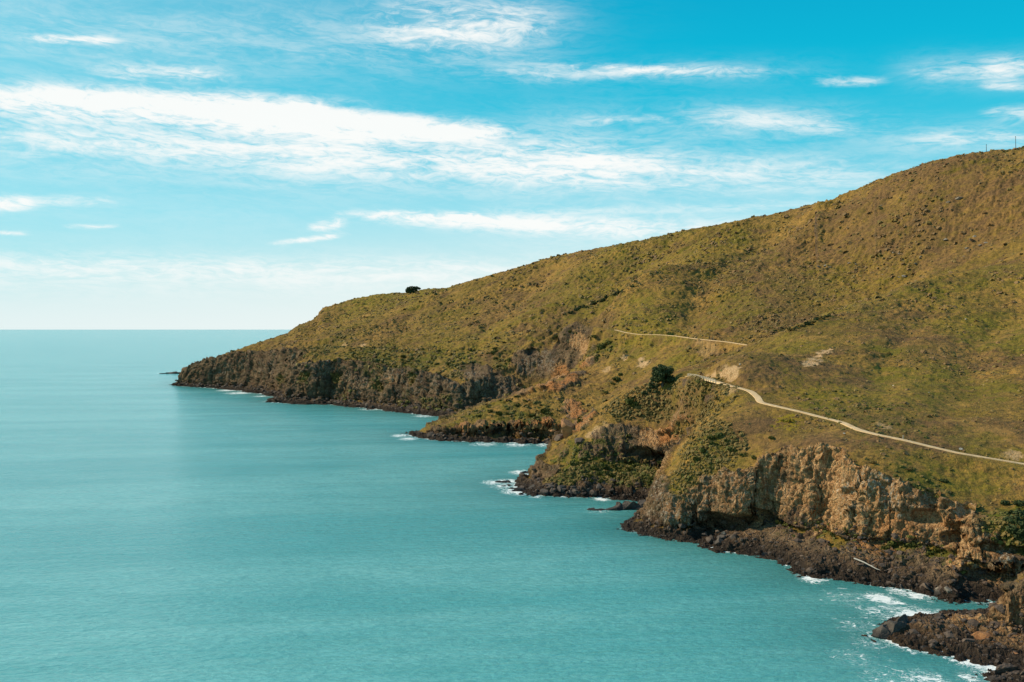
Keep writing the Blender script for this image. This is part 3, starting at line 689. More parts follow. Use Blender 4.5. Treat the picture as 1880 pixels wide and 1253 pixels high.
st = np.concatenate([np.linspace(-2.2, -0.66, 12), np.linspace(-0.65, 0.62, 620), np.linspace(0.66, 2.2, 12)]).astype(np.float32)
SXg = st[:, None]*sy[None]; SYg = np.repeat(sy[None], len(st), 0)
sj, sat = coast_field(SXg + 1.5*v2(SXg/12, SYg/12, 21), SYg + 1.5*v2(SXg/12, SYg/12, 22))
fsz = np.clip(SYg/350, 1, 3)
out = -sj
foam = np.clip(sat[4]+0.12, 0, 1)**0.7*np.exp(-np.clip(out, 0, 200)/(1.9*fsz))*(out > -6)*1.2
for (px, py, r, s_) in FOAMSPOTS:
    x, y = S(px, py); r = r*1.0
    m = (np.abs(SXg-x) < r*3) & (np.abs(SYg-y) < r*4)
    e = np.sqrt((SXg[m]-x)**2 + (0.7*(SYg[m]-y))**2)/r
    foam[m] = np.maximum(foam[m], s_*np.exp(-(e**2)))
shore = np.exp(-np.clip(out, 0, 1e4)/22.0)
def sea_material():
    m, t, b = new_mat('sea_water')
    P = t.new('ShaderNodeTexCoord').outputs['Object']
    sep = t.new('ShaderNodeSeparateXYZ'); t.l.new(P, sep.inputs[0])
    fo_, sh = t.attr('foam'), t.attr('shore')
    rb = t.new('ShaderNodeVectorRotate', rotation_type='Z_AXIS'); t.l.new(P, rb.inputs['Vector']); rb.inputs['Angle'].default_value = R(-9)
    big = t.noise(t.scalev(rb.outputs[0], (0.0035, 0.016, 1)), 1.0, 5, 0.6, 0.5)
    base = t.mix(t.ss(big, 0.35, 0.65), (0.095, 0.400, 0.395), (0.190, 0.520, 0.500))
    mid = t.noise(t.scalev(P, (0.05, 0.11, 1)), 1.0, 5, 0.65)
    base = t.mix(t.ss(mid, 0.40, 0.62, 0, 0.30), base, (0.070, 0.345, 0.335))
    rp = t.noise(t.scalev(P, (0.35, 0.75, 1)), 1.0, 4, 0.65, 0.4)
    base = t.mix(t.ss(rp, 0.40, 0.60, 0, 0.38), base, (0.050, 0.28, 0.28))
    base = t.mix(t.m('MULTIPLY', sh, 0.72), base, (0.025, 0.145, 0.135))
    nf = t.ss(t.noise(t.scalev(P, (0.30, 0.36, 1)), 1.0, 7, 0.75, 1.4), 0.34, 0.66)
    fm = t.ss(t.m('SUBTRACT', fo_, t.m('MULTIPLY', nf, 1.05)), 0.0, 0.22)
    lace = t.m('MULTIPLY', t.ss(fo_, 0.08, 0.5), t.ss(t.m('ABSOLUTE', t.m('SUBTRACT', t.noise(P, 0.45, 5, 0.7, 1.2), 0.5)), 0.035, 0.0, 0, 0.75))
    fm = t.m('MAXIMUM', fm, lace)
    c = t.mix(fm, base, (0.82, 0.86, 0.84))
    t.l.new(c, b.inputs['Base Color'])
    t.l.new(t.m('ADD', 0.18, t.m('MULTIPLY', fm, 0.6)), b.inputs['Roughness'])
    b.inputs['IOR'].default_value = 1.33
    bp = t.new('ShaderNodeBump'); bp.inputs['Distance'].default_value = 1.0
    rot = t.new('ShaderNodeVectorRotate', rotation_type='Z_AXIS'); t.l.new(P, rot.inputs['Vector']); rot.inputs['Angle'].default_value = R(-12)
    w1 = t.noise(t.scalev(rot.outputs[0], (0.10, 0.34, 1)), 1.0, 3, 0.5)
    w2 = t.noise(t.scalev(rot.outputs[0], (0.5, 0.95, 1)), 1.0, 5, 0.62)
    w3 = t.noise(t.scalev(rot.outputs[0], (0.012, 0.045, 1)), 1.0, 2, 0.5)
    hh = t.m('ADD', t.m('MULTIPLY', w1, 0.8), t.m('ADD', t.m('MULTIPLY', w2, 0.75), t.m('MULTIPLY', w3, 1.6)))
    t.l.new(hh, bp.inputs['Height']); bp.inputs['Strength'].default_value = 0.66
    t.l.new(bp.outputs[0], b.inputs['Normal'])
    return m
gi = np.arange(SXg.size, dtype=np.int32).reshape(SXg.shape)
Q = np.stack([gi[:-1, :-1], gi[1:, :-1], gi[1:, 1:], gi[:-1, 1:]], -1).reshape(-1, 4)
V = np.stack([SXg.ravel(), SYg.ravel(), np.zeros(SXg.size)], 1)
seao = mesh_np('sea', V, Q, sea_material(), smooth=True, attrs=dict(foam=foam, shore=shore))
tag(seao, kind='structure')

# ------------------------------------------------------------------ paths
def path_material():
    m, t, b = new_mat('gravel_path')
    P = t.new('ShaderNodeTexCoord').outputs['Object']
    c = t.mix(t.ss(t.noise(P, 0.8, 5, 0.7), 0.35, 0.65), (0.58, 0.38, 0.19), (0.74, 0.51, 0.27))
    c = t.mix(t.ss(t.noise(P, 3.0, 4, 0.7), 0.58, 0.7, 0, 0.5), c, (0.26, 0.19, 0.11))
    t.l.new(c, b.inputs['Base Color']); b.inputs['Roughness'].default_value = 0.95
    return m
MPATH = path_material()
def path_ribbon(pd, w, name):
    n = len(pd); tg = np.gradient(pd, axis=0); tg[:, 2] = 0
    tg /= np.linalg.norm(tg, axis=1)[:, None]
    sx = np.stack([tg[:, 1], -tg[:, 0], np.zeros(n)], 1)
    fx = np.array([-1.12, -1, -0.4, 0.3, 1, 1.12]); fz = np.array([-0.35, 0.24, 0.28, 0.27, 0.24, -0.35])
    V = np.zeros((n, 6, 3))
    jit = 1 + 0.16*v2(pd[:, 0]/2.2, pd[:, 1]/2.2, 5)
    for k_ in range(6):
        V[:, k_] = pd + sx*(fx[k_]*w/2*jit)[:, None] if False else pd + sx*((fx[k_]*w/2)*jit)[:, None]
        V[:, k_, 2] += fz[k_]
    g = np.arange(n*6).reshape(n, 6)
    Q = np.stack([g[:-1, :-1], g[:-1, 1:], g[1:, 1:], g[1:, :-1]], -1).reshape(-1, 4)
    o = mesh_np(name, V.reshape(-1, 3), Q, MPATH); tag(o, kind='structure'); return o
path_ribbon(PD[0], 2.4, 'gravel_path')
path_ribbon(PD[1][14:], 1.7, 'gravel_path')
path_ribbon(PD[2][:int(len(PD[2])*0.98)], 2.2, 'gravel_path')

# ------------------------------------------------------------------ rocks
def rock_material(name, dark, light, accent, lich=0.25):
    m, t, b = new_mat(name)
    oi = t.new('ShaderNodeObjectInfo')
    P = t.new('ShaderNodeNewGeometry').outputs['Position']
    sep = t.new('ShaderNodeSeparateXYZ'); t.l.new(P, sep.inputs[0])
    r1 = t.noise(P, 0.7, 5, 0.65); r2 = t.noise(P, 3.0, 5, 0.7)
    c = t.mix(t.ss(r1, 0.35, 0.65), dark, light)
    c = t.mix(t.m('MULTIPLY', oi.outputs['Random'], 0.6), c, accent)
    c = t.mix(t.ss(r2, 0.50, 0.66, 0, lich), c, (0.30, 0.24, 0.17))
    c = t.mix(t.ss(r2, 0.48, 0.34, 0, 0.6), c, (0.02, 0.016, 0.013))
    zj = t.m('ADD', sep.outputs[2], t.m('MULTIPLY', r1, 2.0))
    c = t.mix(t.ss(zj, 3.2, 1.4, 0, 0.85), c, (0.018, 0.014, 0.012))
    t.l.new(c, b.inputs['Base Color']); b.inputs['Roughness'].default_value = 0.85
    bp = t.new('ShaderNodeBump'); bp.inputs['Strength'].default_value = 0.8; bp.inputs['Distance'].default_value = 0.25
    t.l.new(r2, bp.inputs['Height']); t.l.new(bp.outputs[0], b.inputs['Normal'])
    return m
MR_BROWN = rock_material('brown_shore_rock', (0.046, 0.030, 0.021), (0.112, 0.070, 0.046), (0.15, 0.098, 0.064))
MR_BLACK = rock_material('black_shore_rock', (0.030, 0.024, 0.021), (0.075, 0.058, 0.047), (0.10, 0.075, 0.055))
MR_ORANGE = rock_material('rusty_rock', (0.26, 0.10, 0.032), (0.48, 0.21, 0.07), (0.40, 0.19, 0.075), 0.2)
MR_GREY = rock_material('grey_rock', (0.10, 0.085, 0.065), (0.26, 0.22, 0.17), (0.20, 0.17, 0.13), 0.5)
MR_PALE = rock_material('pale_rock', (0.34, 0.27, 0.19), (0.58, 0.48, 0.36), (0.5, 0.42, 0.31), 0.2)
def ico(sub):
    import bmesh
    bm = bmesh.new(); bmesh.ops.create_icosphere(bm, subdivisions=sub, radius=1.0)
    V = np.array([v.co[:] for v in bm.verts]); T = np.array([[v.index for v in f.verts] for f in bm.faces]); bm.free()
    return V, T
ICO4, ICO3, ICO2, ICO1 = ico(4), ico(3), ico(2), ico(1)
def boulder_shape(seed, base=None, cuts=17, rough=0.05):
    V, T = base or ICO3; V = V.copy(); r = np.random.default_rng(seed)
    for _ in range(cuts):
        n = r.normal(size=3); n /= np.linalg.norm(n); h = r.uniform(0.34, 0.74)
        V -= n*np.maximum(0, V@n - h)[:, None]
    o = r.uniform(0, 50)
    V *= (1 + rough*fbm3(V[:, 0]*2+o, V[:, 1]*2, V[:, 2]*2, 3, seed))[:, None]
    V /= np.abs(V).max()
    return V, T
SHAPES = [boulder_shape(100+i) for i in range(7)]
ROCKLIB = {}
def rock_obj(name, loc, sc, mat, shape=None, rz=None):
    i = random.randrange(7) if shape is None else shape
    key = (i, mat.name)
    if key not in ROCKLIB:
        V, T = SHAPES[i]
        o = mesh_np(name, V, T, mat); ROCKLIB[key] = o.data; 
    else:
        o = bpy.data.objects.new(name, ROCKLIB[key]); col.objects.link(o)
    o.location = loc; o.scale = sc
    o.rotation_euler = (random.uniform(-.25, .25), random.uniform(-.25, .25), random.uniform(0, 6.28) if rz is None else rz)
    return o
def boulder_at(px, py, r, mat, name='boulder', flat=0.75, sink=0.35, shape=None, rz=None, asp=1.0):
    g = ground_at(px, py)
    if g is None: x, y = S(px, py); g = (x, y, 0.0)
    return rock_obj(name, (g[0], g[1], g[2] + r*flat*(1-sink*2)*0.5), (r*asp, r, r*flat), mat, shape, rz)
# single rocks one can point at
tag(boulder_at(1047, 795, 5.6, MR_ORANGE, flat=1.15, shape=1, sink=0.25), 'big rusty orange boulder standing at the water below the middle promontory', 'boulder')
tag(boulder_at(1015, 803, 4.0, MR_ORANGE, flat=0.6, shape=2, asp=1.3), 'flat rusty slab lying just left of the big orange boulder', 'boulder')
tag(boulder_at(1028, 807, 3.6, MR_BROWN, flat=0.7, shape=3, asp=1.2), 'low dark boulder at the waterline in front of the big orange boulder', 'boulder')
tag(boulder_at(1005, 809, 2.6, MR_BROWN, flat=0.6, shape=4), 'small dark boulder leftmost in the heap beside the big orange boulder', 'boulder')
tag(boulder_at(1062, 812, 2.8, MR_BROWN, flat=0.7, shape=5), 'brown boulder right of the big orange boulder near the headland edge', 'boulder')
def lump(name, parts, mat, loc, seed=0, base=None):
    """several rough masses fused into one outcrop (one mesh)"""
    Vs, Ts, n = [], [], 0
    for i, (dx, dy, dz, rx, ry, rz_, rot) in enumerate(parts):
        V, T = boulder_shape(seed+i*13, base or ICO4, 14, 0.14)
        V = V*(1 + 0.10*(1-2*np.abs(fbm3(V[:, 0]*4+i, V[:, 1]*4, V[:, 2]*4, 3, seed+7))) + 0.05*_h(np.floor(V[:, 0]*3.1).astype(np.int64), np.floor(V[:, 1]*3.1).astype(np.int64), np.floor(V[:, 2]*3.7).astype(np.int64), 9))[:, None]
        c_, s_ = math.cos(rot), math.sin(rot)
        V = V*np.array([rx, ry, rz_]); V = np.stack([V[:, 0]*c_-V[:, 1]*s_, V[:, 0]*s_+V[:, 1]*c_, V[:, 2]], 1) + np.array([dx, dy, dz])
        Vs.append(V); Ts.append(T+n); n += len(V)
    return mesh_np(name, np.concatenate(Vs), np.concatenate(Ts), mat, loc=loc)
x, y = S(1668, 1178)
tag(lump('rock_outcrop', [(0,0,.3,5.4,3.6,3.6,.2),(-3.6,-.6,0,3.8,2.6,2.4,.1),(3.0,1.2,1.2,3.4,2.6,3.6,.7),(.8,2.4,1.8,2.8,1.8,2.9,.2),(5.4,0,.4,3.2,2.6,2.6,.4),(-1,-2.2,-.2,3.4,1.8,1.7,.1),(-2,1.2,.8,2.4,1.6,2.6,.9),(2.2,-1.8,.2,2.6,1.5,2.2,.3)], MR_BLACK, (x, y+3.2, 0.2), 300), 'large jagged brown rock at the seaward tip of the lower right spit', 'rock')
x, y = S(1130, 938)
tag(lump('rock_reef', [(0,0,0,5.2,3.2,2.2,.1),(-6,-.6,0,4.2,2.2,1.4,0),(5,1.2,.2,5,3,3.2,.3),(1.6,1.6,1.0,2.4,2,3.4,.3),(9,1,.2,4.4,3,3.0,0),(12,3,.4,4,3,3.6,.4),(-9,-.5,-.2,2.4,1.4,1.1,0)], MR_BLACK, (x, y+2, -.2), 340), 'low black reef reaching out left of the near cliff nose', 'rock')
for (px, py, rx, rz_, lab) in [(925,886,3.2,1.1,'flat black rock in the surf farthest out from the headland tip'),(955,902,3.0,1.7,'small black rock in white foam just below the headland tip'),(941,898,1.4,.7,'tiny black rock in foam beside the headland tip'),(925,893,.9,.5,'tiny dark rock poking from the surf left of the headland tip'),(976,869,5.0,1.7,'long low black rock behind the headland tip with foam on its left')]:
    x, y = S(px, py)
    tag(lump('surf_rock', [(0,0,0,rx,rx*.6,rz_,0),(rx*.7,.3,0,rx*.6,rx*.5,rz_*.8,.4),(-rx*.7,.2,0,rx*.6,rx*.4,rz_*.6,.2)], MR_BLACK, (x, y, 0), int(px)), lab, 'rock', 'rocks standing in the surf')
x, y = S(316, 686.5)
tag(lump('skerry', [(0,0,0,15,7,2.6,0),(-12,0,0,8,4,1.8,0),(12,0,0,9,5,2.4,.1),(5,0,.8,5,4,3.2,0),(-6,0,.4,4,4,2.8,0)], MR_BLACK, (x, y, 0), 400, ICO3), 'long low black skerry off the tip of the far headland', 'rock')
x, y = S(770, 799)
tag(lump('surf_rock', [(0,0,0,4,2,1.3,0),(4,.5,0,4,2.4,1.5,0)], MR_BLACK, (x, y, 0), 420), 'small black rock at the tip of the middle promontory', 'rock', 'rocks standing in the surf')
for (px, py, r, m_, lab) in [(1790,1150,3.0,MR_ORANGE,'rusty orange boulder in the middle of the lower right spit'),(1812,1172,3.4,MR_ORANGE,'broad orange-brown boulder on the seaward side of the lower right spit'),(1745,1172,3.6,MR_BROWN,'squat brown boulder right of the jagged tip rock of the spit'),
     (1775,1180,2.8,MR_BROWN,'dark brown boulder below the orange ones on the lower right spit'),(1838,1185,2.6,MR_BLACK,'blackish boulder towards the right end of the spit shore'),(1715,1180,3.0,MR_BROWN,'brown block against the right side of the jagged tip rock'),
     (1800,1232,0.01,MR_BLACK,'')]:
    if lab: tag(boulder_at(px, py, r*.72, m_, asp=1.5, flat=.6), lab, 'boulder')
for (px, py, rx, rz_, lab) in [(1766,1206,1.3,.8,'small black rock awash in the foam below the spit'),(1752,1200,1.0,.5,'tiny black rock in foam left of its larger neighbour below the spit'),(1850,1240,3.6,2.6,'dark rock mass in the bottom right corner of the bay'),(1872,1248,3.2,2.8,'brown rock at the right end of the bottom right corner rocks'),(1836,1250,2.4,1.8,'low dark rock at the left end of the bottom right corner rocks'),(1870,1228,2.4,1.6,'wet black rock just above the bottom right corner rocks')]:
    x, y = S(px, py)
    tag(lump('surf_rock', [(0,0,0,rx,rx*.7,rz_,0),(rx*.6,.4,0,rx*.6,rx*.5,rz_*.8,.4),(-rx*.6,.2,0,rx*.5,rx*.4,rz_*.6,.2)], MR_BROWN if rx > 2 else MR_BLACK, (x, y, 0), int(px)+7), lab, 'rock', 'rocks standing in the surf')
# shore boulders, each its own object
def shore_y(px):
    L = [(1290,997),(1330,1011),(1400,1020),(1440,1030),(1480,1055),(1530,1060),(1600,1070),(1680,1085),(1740,1101),(1800,1108)]
    return np.interp(px, [a for a, _ in L], [b for _, b in L])
n = 0
while n < 120:
    px = random.uniform(1290, 1760); py = shore_y(px) - abs(random.gauss(0, 1))*17 + 1
    if py < shore_y(px)-62: continue
    r = min(2.6, 0.55 + random.expovariate(1/0.55))
    tag(boulder_at(px, py, r, MR_BROWN if random.random() < .72 else MR_GREY if random.random() < .4 else MR_BLACK, asp=random.uniform(.9, 1.4)), 'brown boulder in the rubble along the foot of the ochre cliff', 'boulder', 'boulders below the ochre cliff'); n += 1
n = 0
while n < 95:
    px = random.uniform(1690, 1885); k_ = (px-1690)/190
    py = random.uniform(1128, 1192 + k_*35)
    g = ground_at(px, py)
    if g is None or g[1] > 256: continue
    r = min(1.7, 0.45 + random.expovariate(1/0.38))
    tag(boulder_at(px, py, r, MR_ORANGE if random.random() < .10 else MR_BROWN if random.random() < .45 else MR_BLACK, asp=random.uniform(.9, 1.4)), 'loose boulder lying among many on the lower right rocky spit', 'boulder', 'boulders heaped on the lower right spit'); n += 1
n = 0
while n < 55:
    px = random.uniform(955, 1185); py = 909 - abs(random.gauss(0, 1))*8 + (px > 1100)*6
    r = min(3.0, 0.8 + random.expovariate(1/0.7))
    tag(boulder_at(px, py, r, MR_BLACK, asp=random.uniform(.9, 1.5)), 'black boulder at the waterline under the green headland', 'boulder', 'black boulders under the green headland'); n += 1
# rubble nobody could count
def scatter_mesh(name, pts, radii, mats, base, seed):
    V0s = [boulder_shape(seed+i, base, 6, 0.1)[0] for i in range(5)]; T0 = base[1]
    Vs, Ts, n_ = [], [], 0; rr = np.random.default_rng(seed)
    for p, r in zip(pts, radii):
        a = rr.uniform(0, 6.28); V = V0s[rr.integers(5)]*np.array([r*rr.uniform(.8, 1.4), r, r*rr.uniform(.5, .9)])
        c_, s_ = math.cos(a), math.sin(a)
        V = np.stack([V[:, 0]*c_-V[:, 1]*s_, V[:, 0]*s_+V[:, 1]*c_, V[:, 2]], 1)+np.array(p)
        Vs.append(V); Ts.append(T0+n_); n_ += len(V)
    return mesh_np(name, np.concatenate(Vs), np.concatenate(Ts), mats)
shoremask = (vs > -1.0) & (vs < vwp+1.5) & (vz < 13) & (vz > -0.6) & (vy < 1250)
cand = np.nonzero(shoremask.ravel())[0]
pick = rng.choice(cand, 5200, replace=False)
pts = np.stack([vx.ravel()[pick], vy.ravel()[pick], vz.ravel()[pick]], 1)
keepm = (rock.ravel()[pick] > 0.4)
pts = pts[keepm]
rad = (0.22 + rng.exponential(0.24, len(pts)))*np.clip(pts[:, 1]/320, 0.9, 3.0); rad = np.minimum(rad, 2.2)
ru = scatter_mesh('rubble', pts, rad, MR_BROWN, ICO1, 900)
tag(ru, kind='stuff', label='brown and black rubble strewn along the foot of the cliffs', cat='rubble')
# outcrops on the hill
OUT = [(1785,442,2.6),(1800,452,2.8),(1776,458,2.2),(1812,448,2.0),(1736,444,2.2),(1790,436,2.4),(1770,472,1.6),(1515,490,2.2),(1522,493,1.8),(1503,491,1.6),(1560,484,1.6),(1572,487,1.4),(1660,508,2.2),(1652,512,1.6),
       (1690,478,1.6),(1681,486,1.8),(1641,465,1.5),(1650,468,1.4),(1760,368,3.0),(1740,376,2.4),(1462,534,1.2),(1110,588,1.2),(1510,402,1.5),(1618,380,1.5),(1083,594,1.6),(1690,474,1.4)]
OL = ['tallest grey rock of the outcrop cluster high on the right slope','grey rock at the right of the outcrop cluster high on the right slope']
for i, (px, py, r) in enumerate(OUT):
    o = boulder_at(px, py, r*.8, MR_GREY, name='rock_outcrop', flat=0.6, asp=1.5)
    lab = ('grey rock in the outcrop cluster high near the right edge' if i < 7 else 'grey rock in the small outcrop left of centre slope' if i < 13 else 'grey rock in the line of outcrops across the dry fold'
           if i < 18 else 'isolated weathered rock in the grass of the open slope')
    tag(o, lab, 'rock', 'grey outcrops on the upper slope')
for (px, py, r, lab) in [(1773,587,1.0,'small pale stone alone on the grass right of centre of the right slope'),(1705,722,1.1,'pale flat stone on the grass above the gravel path'),(1640,710,0.9,'round pale stone in brown scrub above the gravel path'),(1620,505,0.9,'small whitish stone on the upper slope below the grey outcrops'),
      (1550,797,.9,'pale stone beside the bend of the gravel path'),(1765,826,1.1,'orange pale stone beside the right part of the gravel path'),(1359,670,.9,'small white stone on the grass above the bare bank')]:
    tag(boulder_at(px, py, r*.75, MR_PALE, name='stone', flat=0.6), lab, 'stone')

# ------------------------------------------------------------------ plants
def leaf_material(name, c1, c2, c3):
    m, t, b = new_mat(name)
    oi = t.new('ShaderNodeObjectInfo')
    P = t.new('ShaderNodeNewGeometry').outputs['Position']
    n1 = t.noise(P, 0.9, 4, 0.7)
    c = t.mix(t.ss(n1, 0.38, 0.62), c1, c2)
    c = t.mix(t.m('MULTIPLY', oi.outputs['Random'], 0.45), c, c3)
    c = t.mix(t.ss(t.noise(P, 4.0, 3, 0.7), 0.5, 0.7, 0, 0.5), c, c3)
    t.l.new(c, b.inputs['Base Color']); b.inputs['Roughness'].default_value = 0.75
    b.inputs['Specular IOR Level'].default_value = 0.25
    return m
ML_DARK = leaf_material('dark_evergreen', (0.022, 0.036, 0.012), (0.050, 0.070, 0.018), (0.065, 0.078, 0.022))
ML_GREEN = leaf_material('green_shrub', (0.050, 0.060, 0.010), (0.105, 0.105, 0.015), (0.125, 0.105, 0.020))
ML_OLIVE = leaf_material('olive_scrub', (0.125, 0.095, 0.018), (0.215, 0.150, 0.035), (0.165, 0.105, 0.036))
ML_GORSE = leaf_material('gorse', (0.10, 0.09, 0.01), (0.38, 0.27, 0.012), (0.22, 0.18, 0.02))
MBARK, _t, _b = new_mat('bark'); _t.l.new(_t.mix(_t.noise(_t.new('ShaderNodeTexCoord').outputs['Object'], 3.0), (0.05, 0.035, 0.025), (0.14, 0.11, 0.085)), _b.inputs['Base Color']); _b.inputs['Roughness'].default_value = 0.9
def leaves(centers, cr, n, size, seed, flat=0.8):
    r = np.random.default_rng(seed); k_ = len(centers)
    ci = r.integers(k_, size=n); d_ = r.normal(size=(n, 3)); d_ /= np.linalg.norm(d_, axis=1)[:, None]
    rad_ = cr[ci]*r.uniform(0.35, 1.0, n)**0.5
    p = centers[ci] + d_*rad_[:, None]*np.array([1, 1, flat])
    a = r.normal(size=(n, 3)) + d_*0.0; b_ = r.normal(size=(n, 3))
    u = np.cross(a, b_); u /= np.linalg.norm(u, axis=1)[:, None]
    nn = d_ + 0.7*r.normal(size=(n, 3)); v = np.cross(nn, u); v /= np.linalg.norm(v, axis=1)[:, None]
    u = np.cross(v, nn); u /= np.linalg.norm(u, axis=1)[:, None]
    sz = size*r.uniform(0.6, 1.4, n)[:, None]
    V = np.stack([p-u*sz*.5-v*sz*.3, p+u*sz*.5-v*sz*.45, p+u*sz*.35+v*sz*.5, p-u*sz*.45+v*sz*.35], 1).reshape(-1, 3)
    return V, np.arange(n*4).reshape(n, 4)
def shrub_mesh(name, seed, mat, n=420, k_=9, spread=1.0, h=0.7, size=0.20):
    r = np.random.default_rng(seed)
    c = np.stack([r.uniform(-.62, .62, k_)*spread, r.uniform(-.62, .62, k_)*spread, r.uniform(.12, .75, k_)*h], 1)
    cr_ = r.uniform(.26, .5, k_)
    V, Q = leaves(c, cr_, n, size, seed)
    return mesh_np(name, V, Q, mat)
SHRUBS = {}
def shrub_at(px, py, r, mat, name='shrub', h=0.75, sink=0.1):
    g = ground_at(px, py)
    if g is None: return None
    i = random.randrange(4); key = (i, mat.name)
    if key not in SHRUBS:
        o = shrub_mesh(name, 500+i*7, mat); SHRUBS[key] = o.data
    else:
        o = bpy.data.objects.new(name, SHRUBS[key]); col.objects.link(o)
    o.location = (g[0], g[1], g[2]-sink*r); o.scale = (r*random.uniform(.9, 1.25), r, r*h*random.uniform(.85, 1.3)); o.rotation_euler = (0, 0, random.uniform(0, 6.28))
    return o
def shrubs(lst, mat, lab, group, name='shrub', h=1.0):
    for (px, py, r) in lst:
        o = shrub_at(px, py, r, mat, name, h)
        if o: tag(o, lab, 'shrub', group)
shrubs([(950,730,2.6),(965,738,2.4),(950,747,2.4),(966,748,2.4),(917,761,3.0),(934,762,2.6),(976,764,3.0),(1001,758,3.6),(1008,762,2.8),(880,766,2.4),(1052,693,3.0),(900,757,2.2),(985,770,2.2)], ML_GREEN,
  'round green shrub on the grassy middle promontory above the sea overhang', 'green shrubs on the middle promontory')
shrubs([(1094,623,3.2),(1103,640,3.8),(1100,650,3.4),(1118,632,3.4),(1040,618,3.0),(1059,618,3.0),(1022,619,2.8),(1048,616,2.6),(1030,617,2.2),(1110,636,3.0),(909,642,2.8),(848,660,2.6),(1097,660,2.4)], ML_GREEN,
  'bushy green shrub around the rim of the scarp at the head of the bay', 'green shrubs around the scarp rim')
shrubs([(1132,698,3.4),(1126,706,2.4),(1158,742,3.2),(1165,745,2.6),(1067,777,3.0),(1067,771,2.4),(1140,690,2.4),(1112,722,2.2)], ML_GREEN, 'dark green shrub in the hollow left of the big dark tree', 'shrubs in the hollow below the far path')
shrubs([(1345,828,1.8),(1310,817,2.0),(1292,830,2.0),(1322,803,2.2),(1305,806,1.8),(1335,812,1.6),(1280,845,1.6),(1300,838,1.8),(1365,838,1.5),(1385,842,1.3)], ML_GREEN, 'green shrub on the brow left above the ochre cliff', 'shrubs on the brow of the near cliff')
tag(shrub_at(1417, 806, 1.9, ML_GREEN), 'round green shrub on the grass just above the left end of the ochre cliff', 'shrub')
tag(shrub_at(1733, 886, 1.7, ML_DARK), 'dark green shrub at the cliff edge below the right part of the path', 'shrub')
tag(shrub_at(1668, 862, 1.6, ML_OLIVE), 'olive shrub at the cliff edge right of the ochre face', 'shrub')
tag(shrub_at(1602, 851, 1.6, ML_OLIVE), 'olive shrub on the lip of the ochre cliff', 'shrub')
tag(shrub_at(1445, 774, 2.6, ML_GORSE, 'gorse_bush', .5), 'yellow flowering bush on the grass below the path bend', 'bush')
tag(shrub_at(1235, 908, 1.4, ML_GORSE, 'gorse_bush', .7), 'small yellow-green bush on the pale cliff nose', 'bush')
shrubs([(1866,945,2.6),(1872,930,2.2),(1858,960,2.2),(1874,965,2.8),(1862,980,2.4),(1876,990,2.4),(1868,1000,1.8),(1845,925,1.4),(1880,950,2.6)], ML_DARK, 'dense dark green shrub on the cliff at the right edge of the photo', 'dark shrubs at the right edge')
shrubs([(1640,1003,1.9),(1655,998,1.9),(1668,1004,1.9),(1628,1010,1.6),(1683,1002,1.5),(1500,968,1.8),(1520,972,2.0),(1540,978,2.0),(1560,985,1.9),(1478,966,1.5),(1575,990,1.5),(1530,985,1.5),(1445,968,1.7),(1430,962,1.4),(1695,1010,1.6),(1710,1018,1.5),(1720,1012,1.5)], ML_GREEN,
  'green shrub growing at the foot of the ochre cliff above the rubble', 'shrubs at the foot of the ochre cliff')
shrubs([(1745,1036,1.3),(1757,1030,1.2)], ML_DARK, 'small dark shrub in front of the arched cave', 'shrubs in front of the cave')
shrubs([(1050+random.uniform(0,165), 853+random.uniform(0,38), random.uniform(1.3,2.4)) for _ in range(34)], ML_GREEN, 'green bush on the shaded bank under the headland cliff', 'bushes on the shaded bank')
shrubs([(random.uniform(600,960), random.uniform(645,672), random.uniform(1.8,3.4)) for _ in range(30)] + [(random.uniform(470,620), random.uniform(685,706), random.uniform(2,3.4)) for _ in range(6)], ML_GREEN, 'green shrub on the ledges and rim of the far headland cliffs', 'shrubs along the far cliffs')
# dark row in the gully behind the middle spur
rowp = [(1048+i*7.3, 575.5-i*2.95) for i in range(14)]
for i, (px, py) in enumerate(rowp):
    if i in (5,): continue
    o = shrub_at(px+random.uniform(-1.5, 1.5), py+random.uniform(-1, 1), random.uniform(2.2, 3.2), ML_DARK, 'bush', 1.25)
    if o: tag(o, 'dark bush in the row climbing the gully behind the middle spur', 'bush', 'row of dark bushes in the gully')
o = shrub_at(1161, 528, 2.4, ML_DARK, 'bush', 1.3); tag(o, 'dark bush on its own above the top end of the gully row', 'bush')
for i, (px, py) in enumerate([(1453,608),(1462,604),(1472,600),(1483,597),(1491,592),(1499,589),(1508,586),(1518,582),(1528,578)]):
    o = shrub_at(px, py, random.uniform(1.7, 2.5), ML_DARK if i % 2 else ML_OLIVE, 'bush', 1.0)
    if o: tag(o, 'dark bush in the clump lying in the fold of the right slope', 'bush', 'clump of dark bushes in the fold')

def tube(pts, radii, sides=8):
    pts = np.array(pts, float); n_ = len(pts); V = []
    tg = np.gradient(pts, axis=0); tg /= np.linalg.norm(tg, axis=1)[:, None]
    for p, t_, r_ in zip(pts, tg, radii):
        a = np.cross(t_, [0.3, 0.9, 0.1]); a /= np.linalg.norm(a); b_ = np.cross(t_, a)
        for k_ in range(sides):
            f = 2*math.pi*k_/sides; V.append(p + (a*math.cos(f)+b_*math.sin(f))*r_)
    Q = [(i*sides+k_, i*sides+(k_+1) % sides, (i+1)*sides+(k_+1) % sides, (i+1)*sides+k_) for i in range(n_-1) for k_ in range(sides)]
    return np.array(V), np.array(Q)
def join(parts):
    Vs, Qs, n_ = [], [], 0
    for V, Q in parts: Vs.append(V); Qs.append(Q+n_); n_ += len(V)
    return np.concatenate(Vs), np.concatenate(Qs)
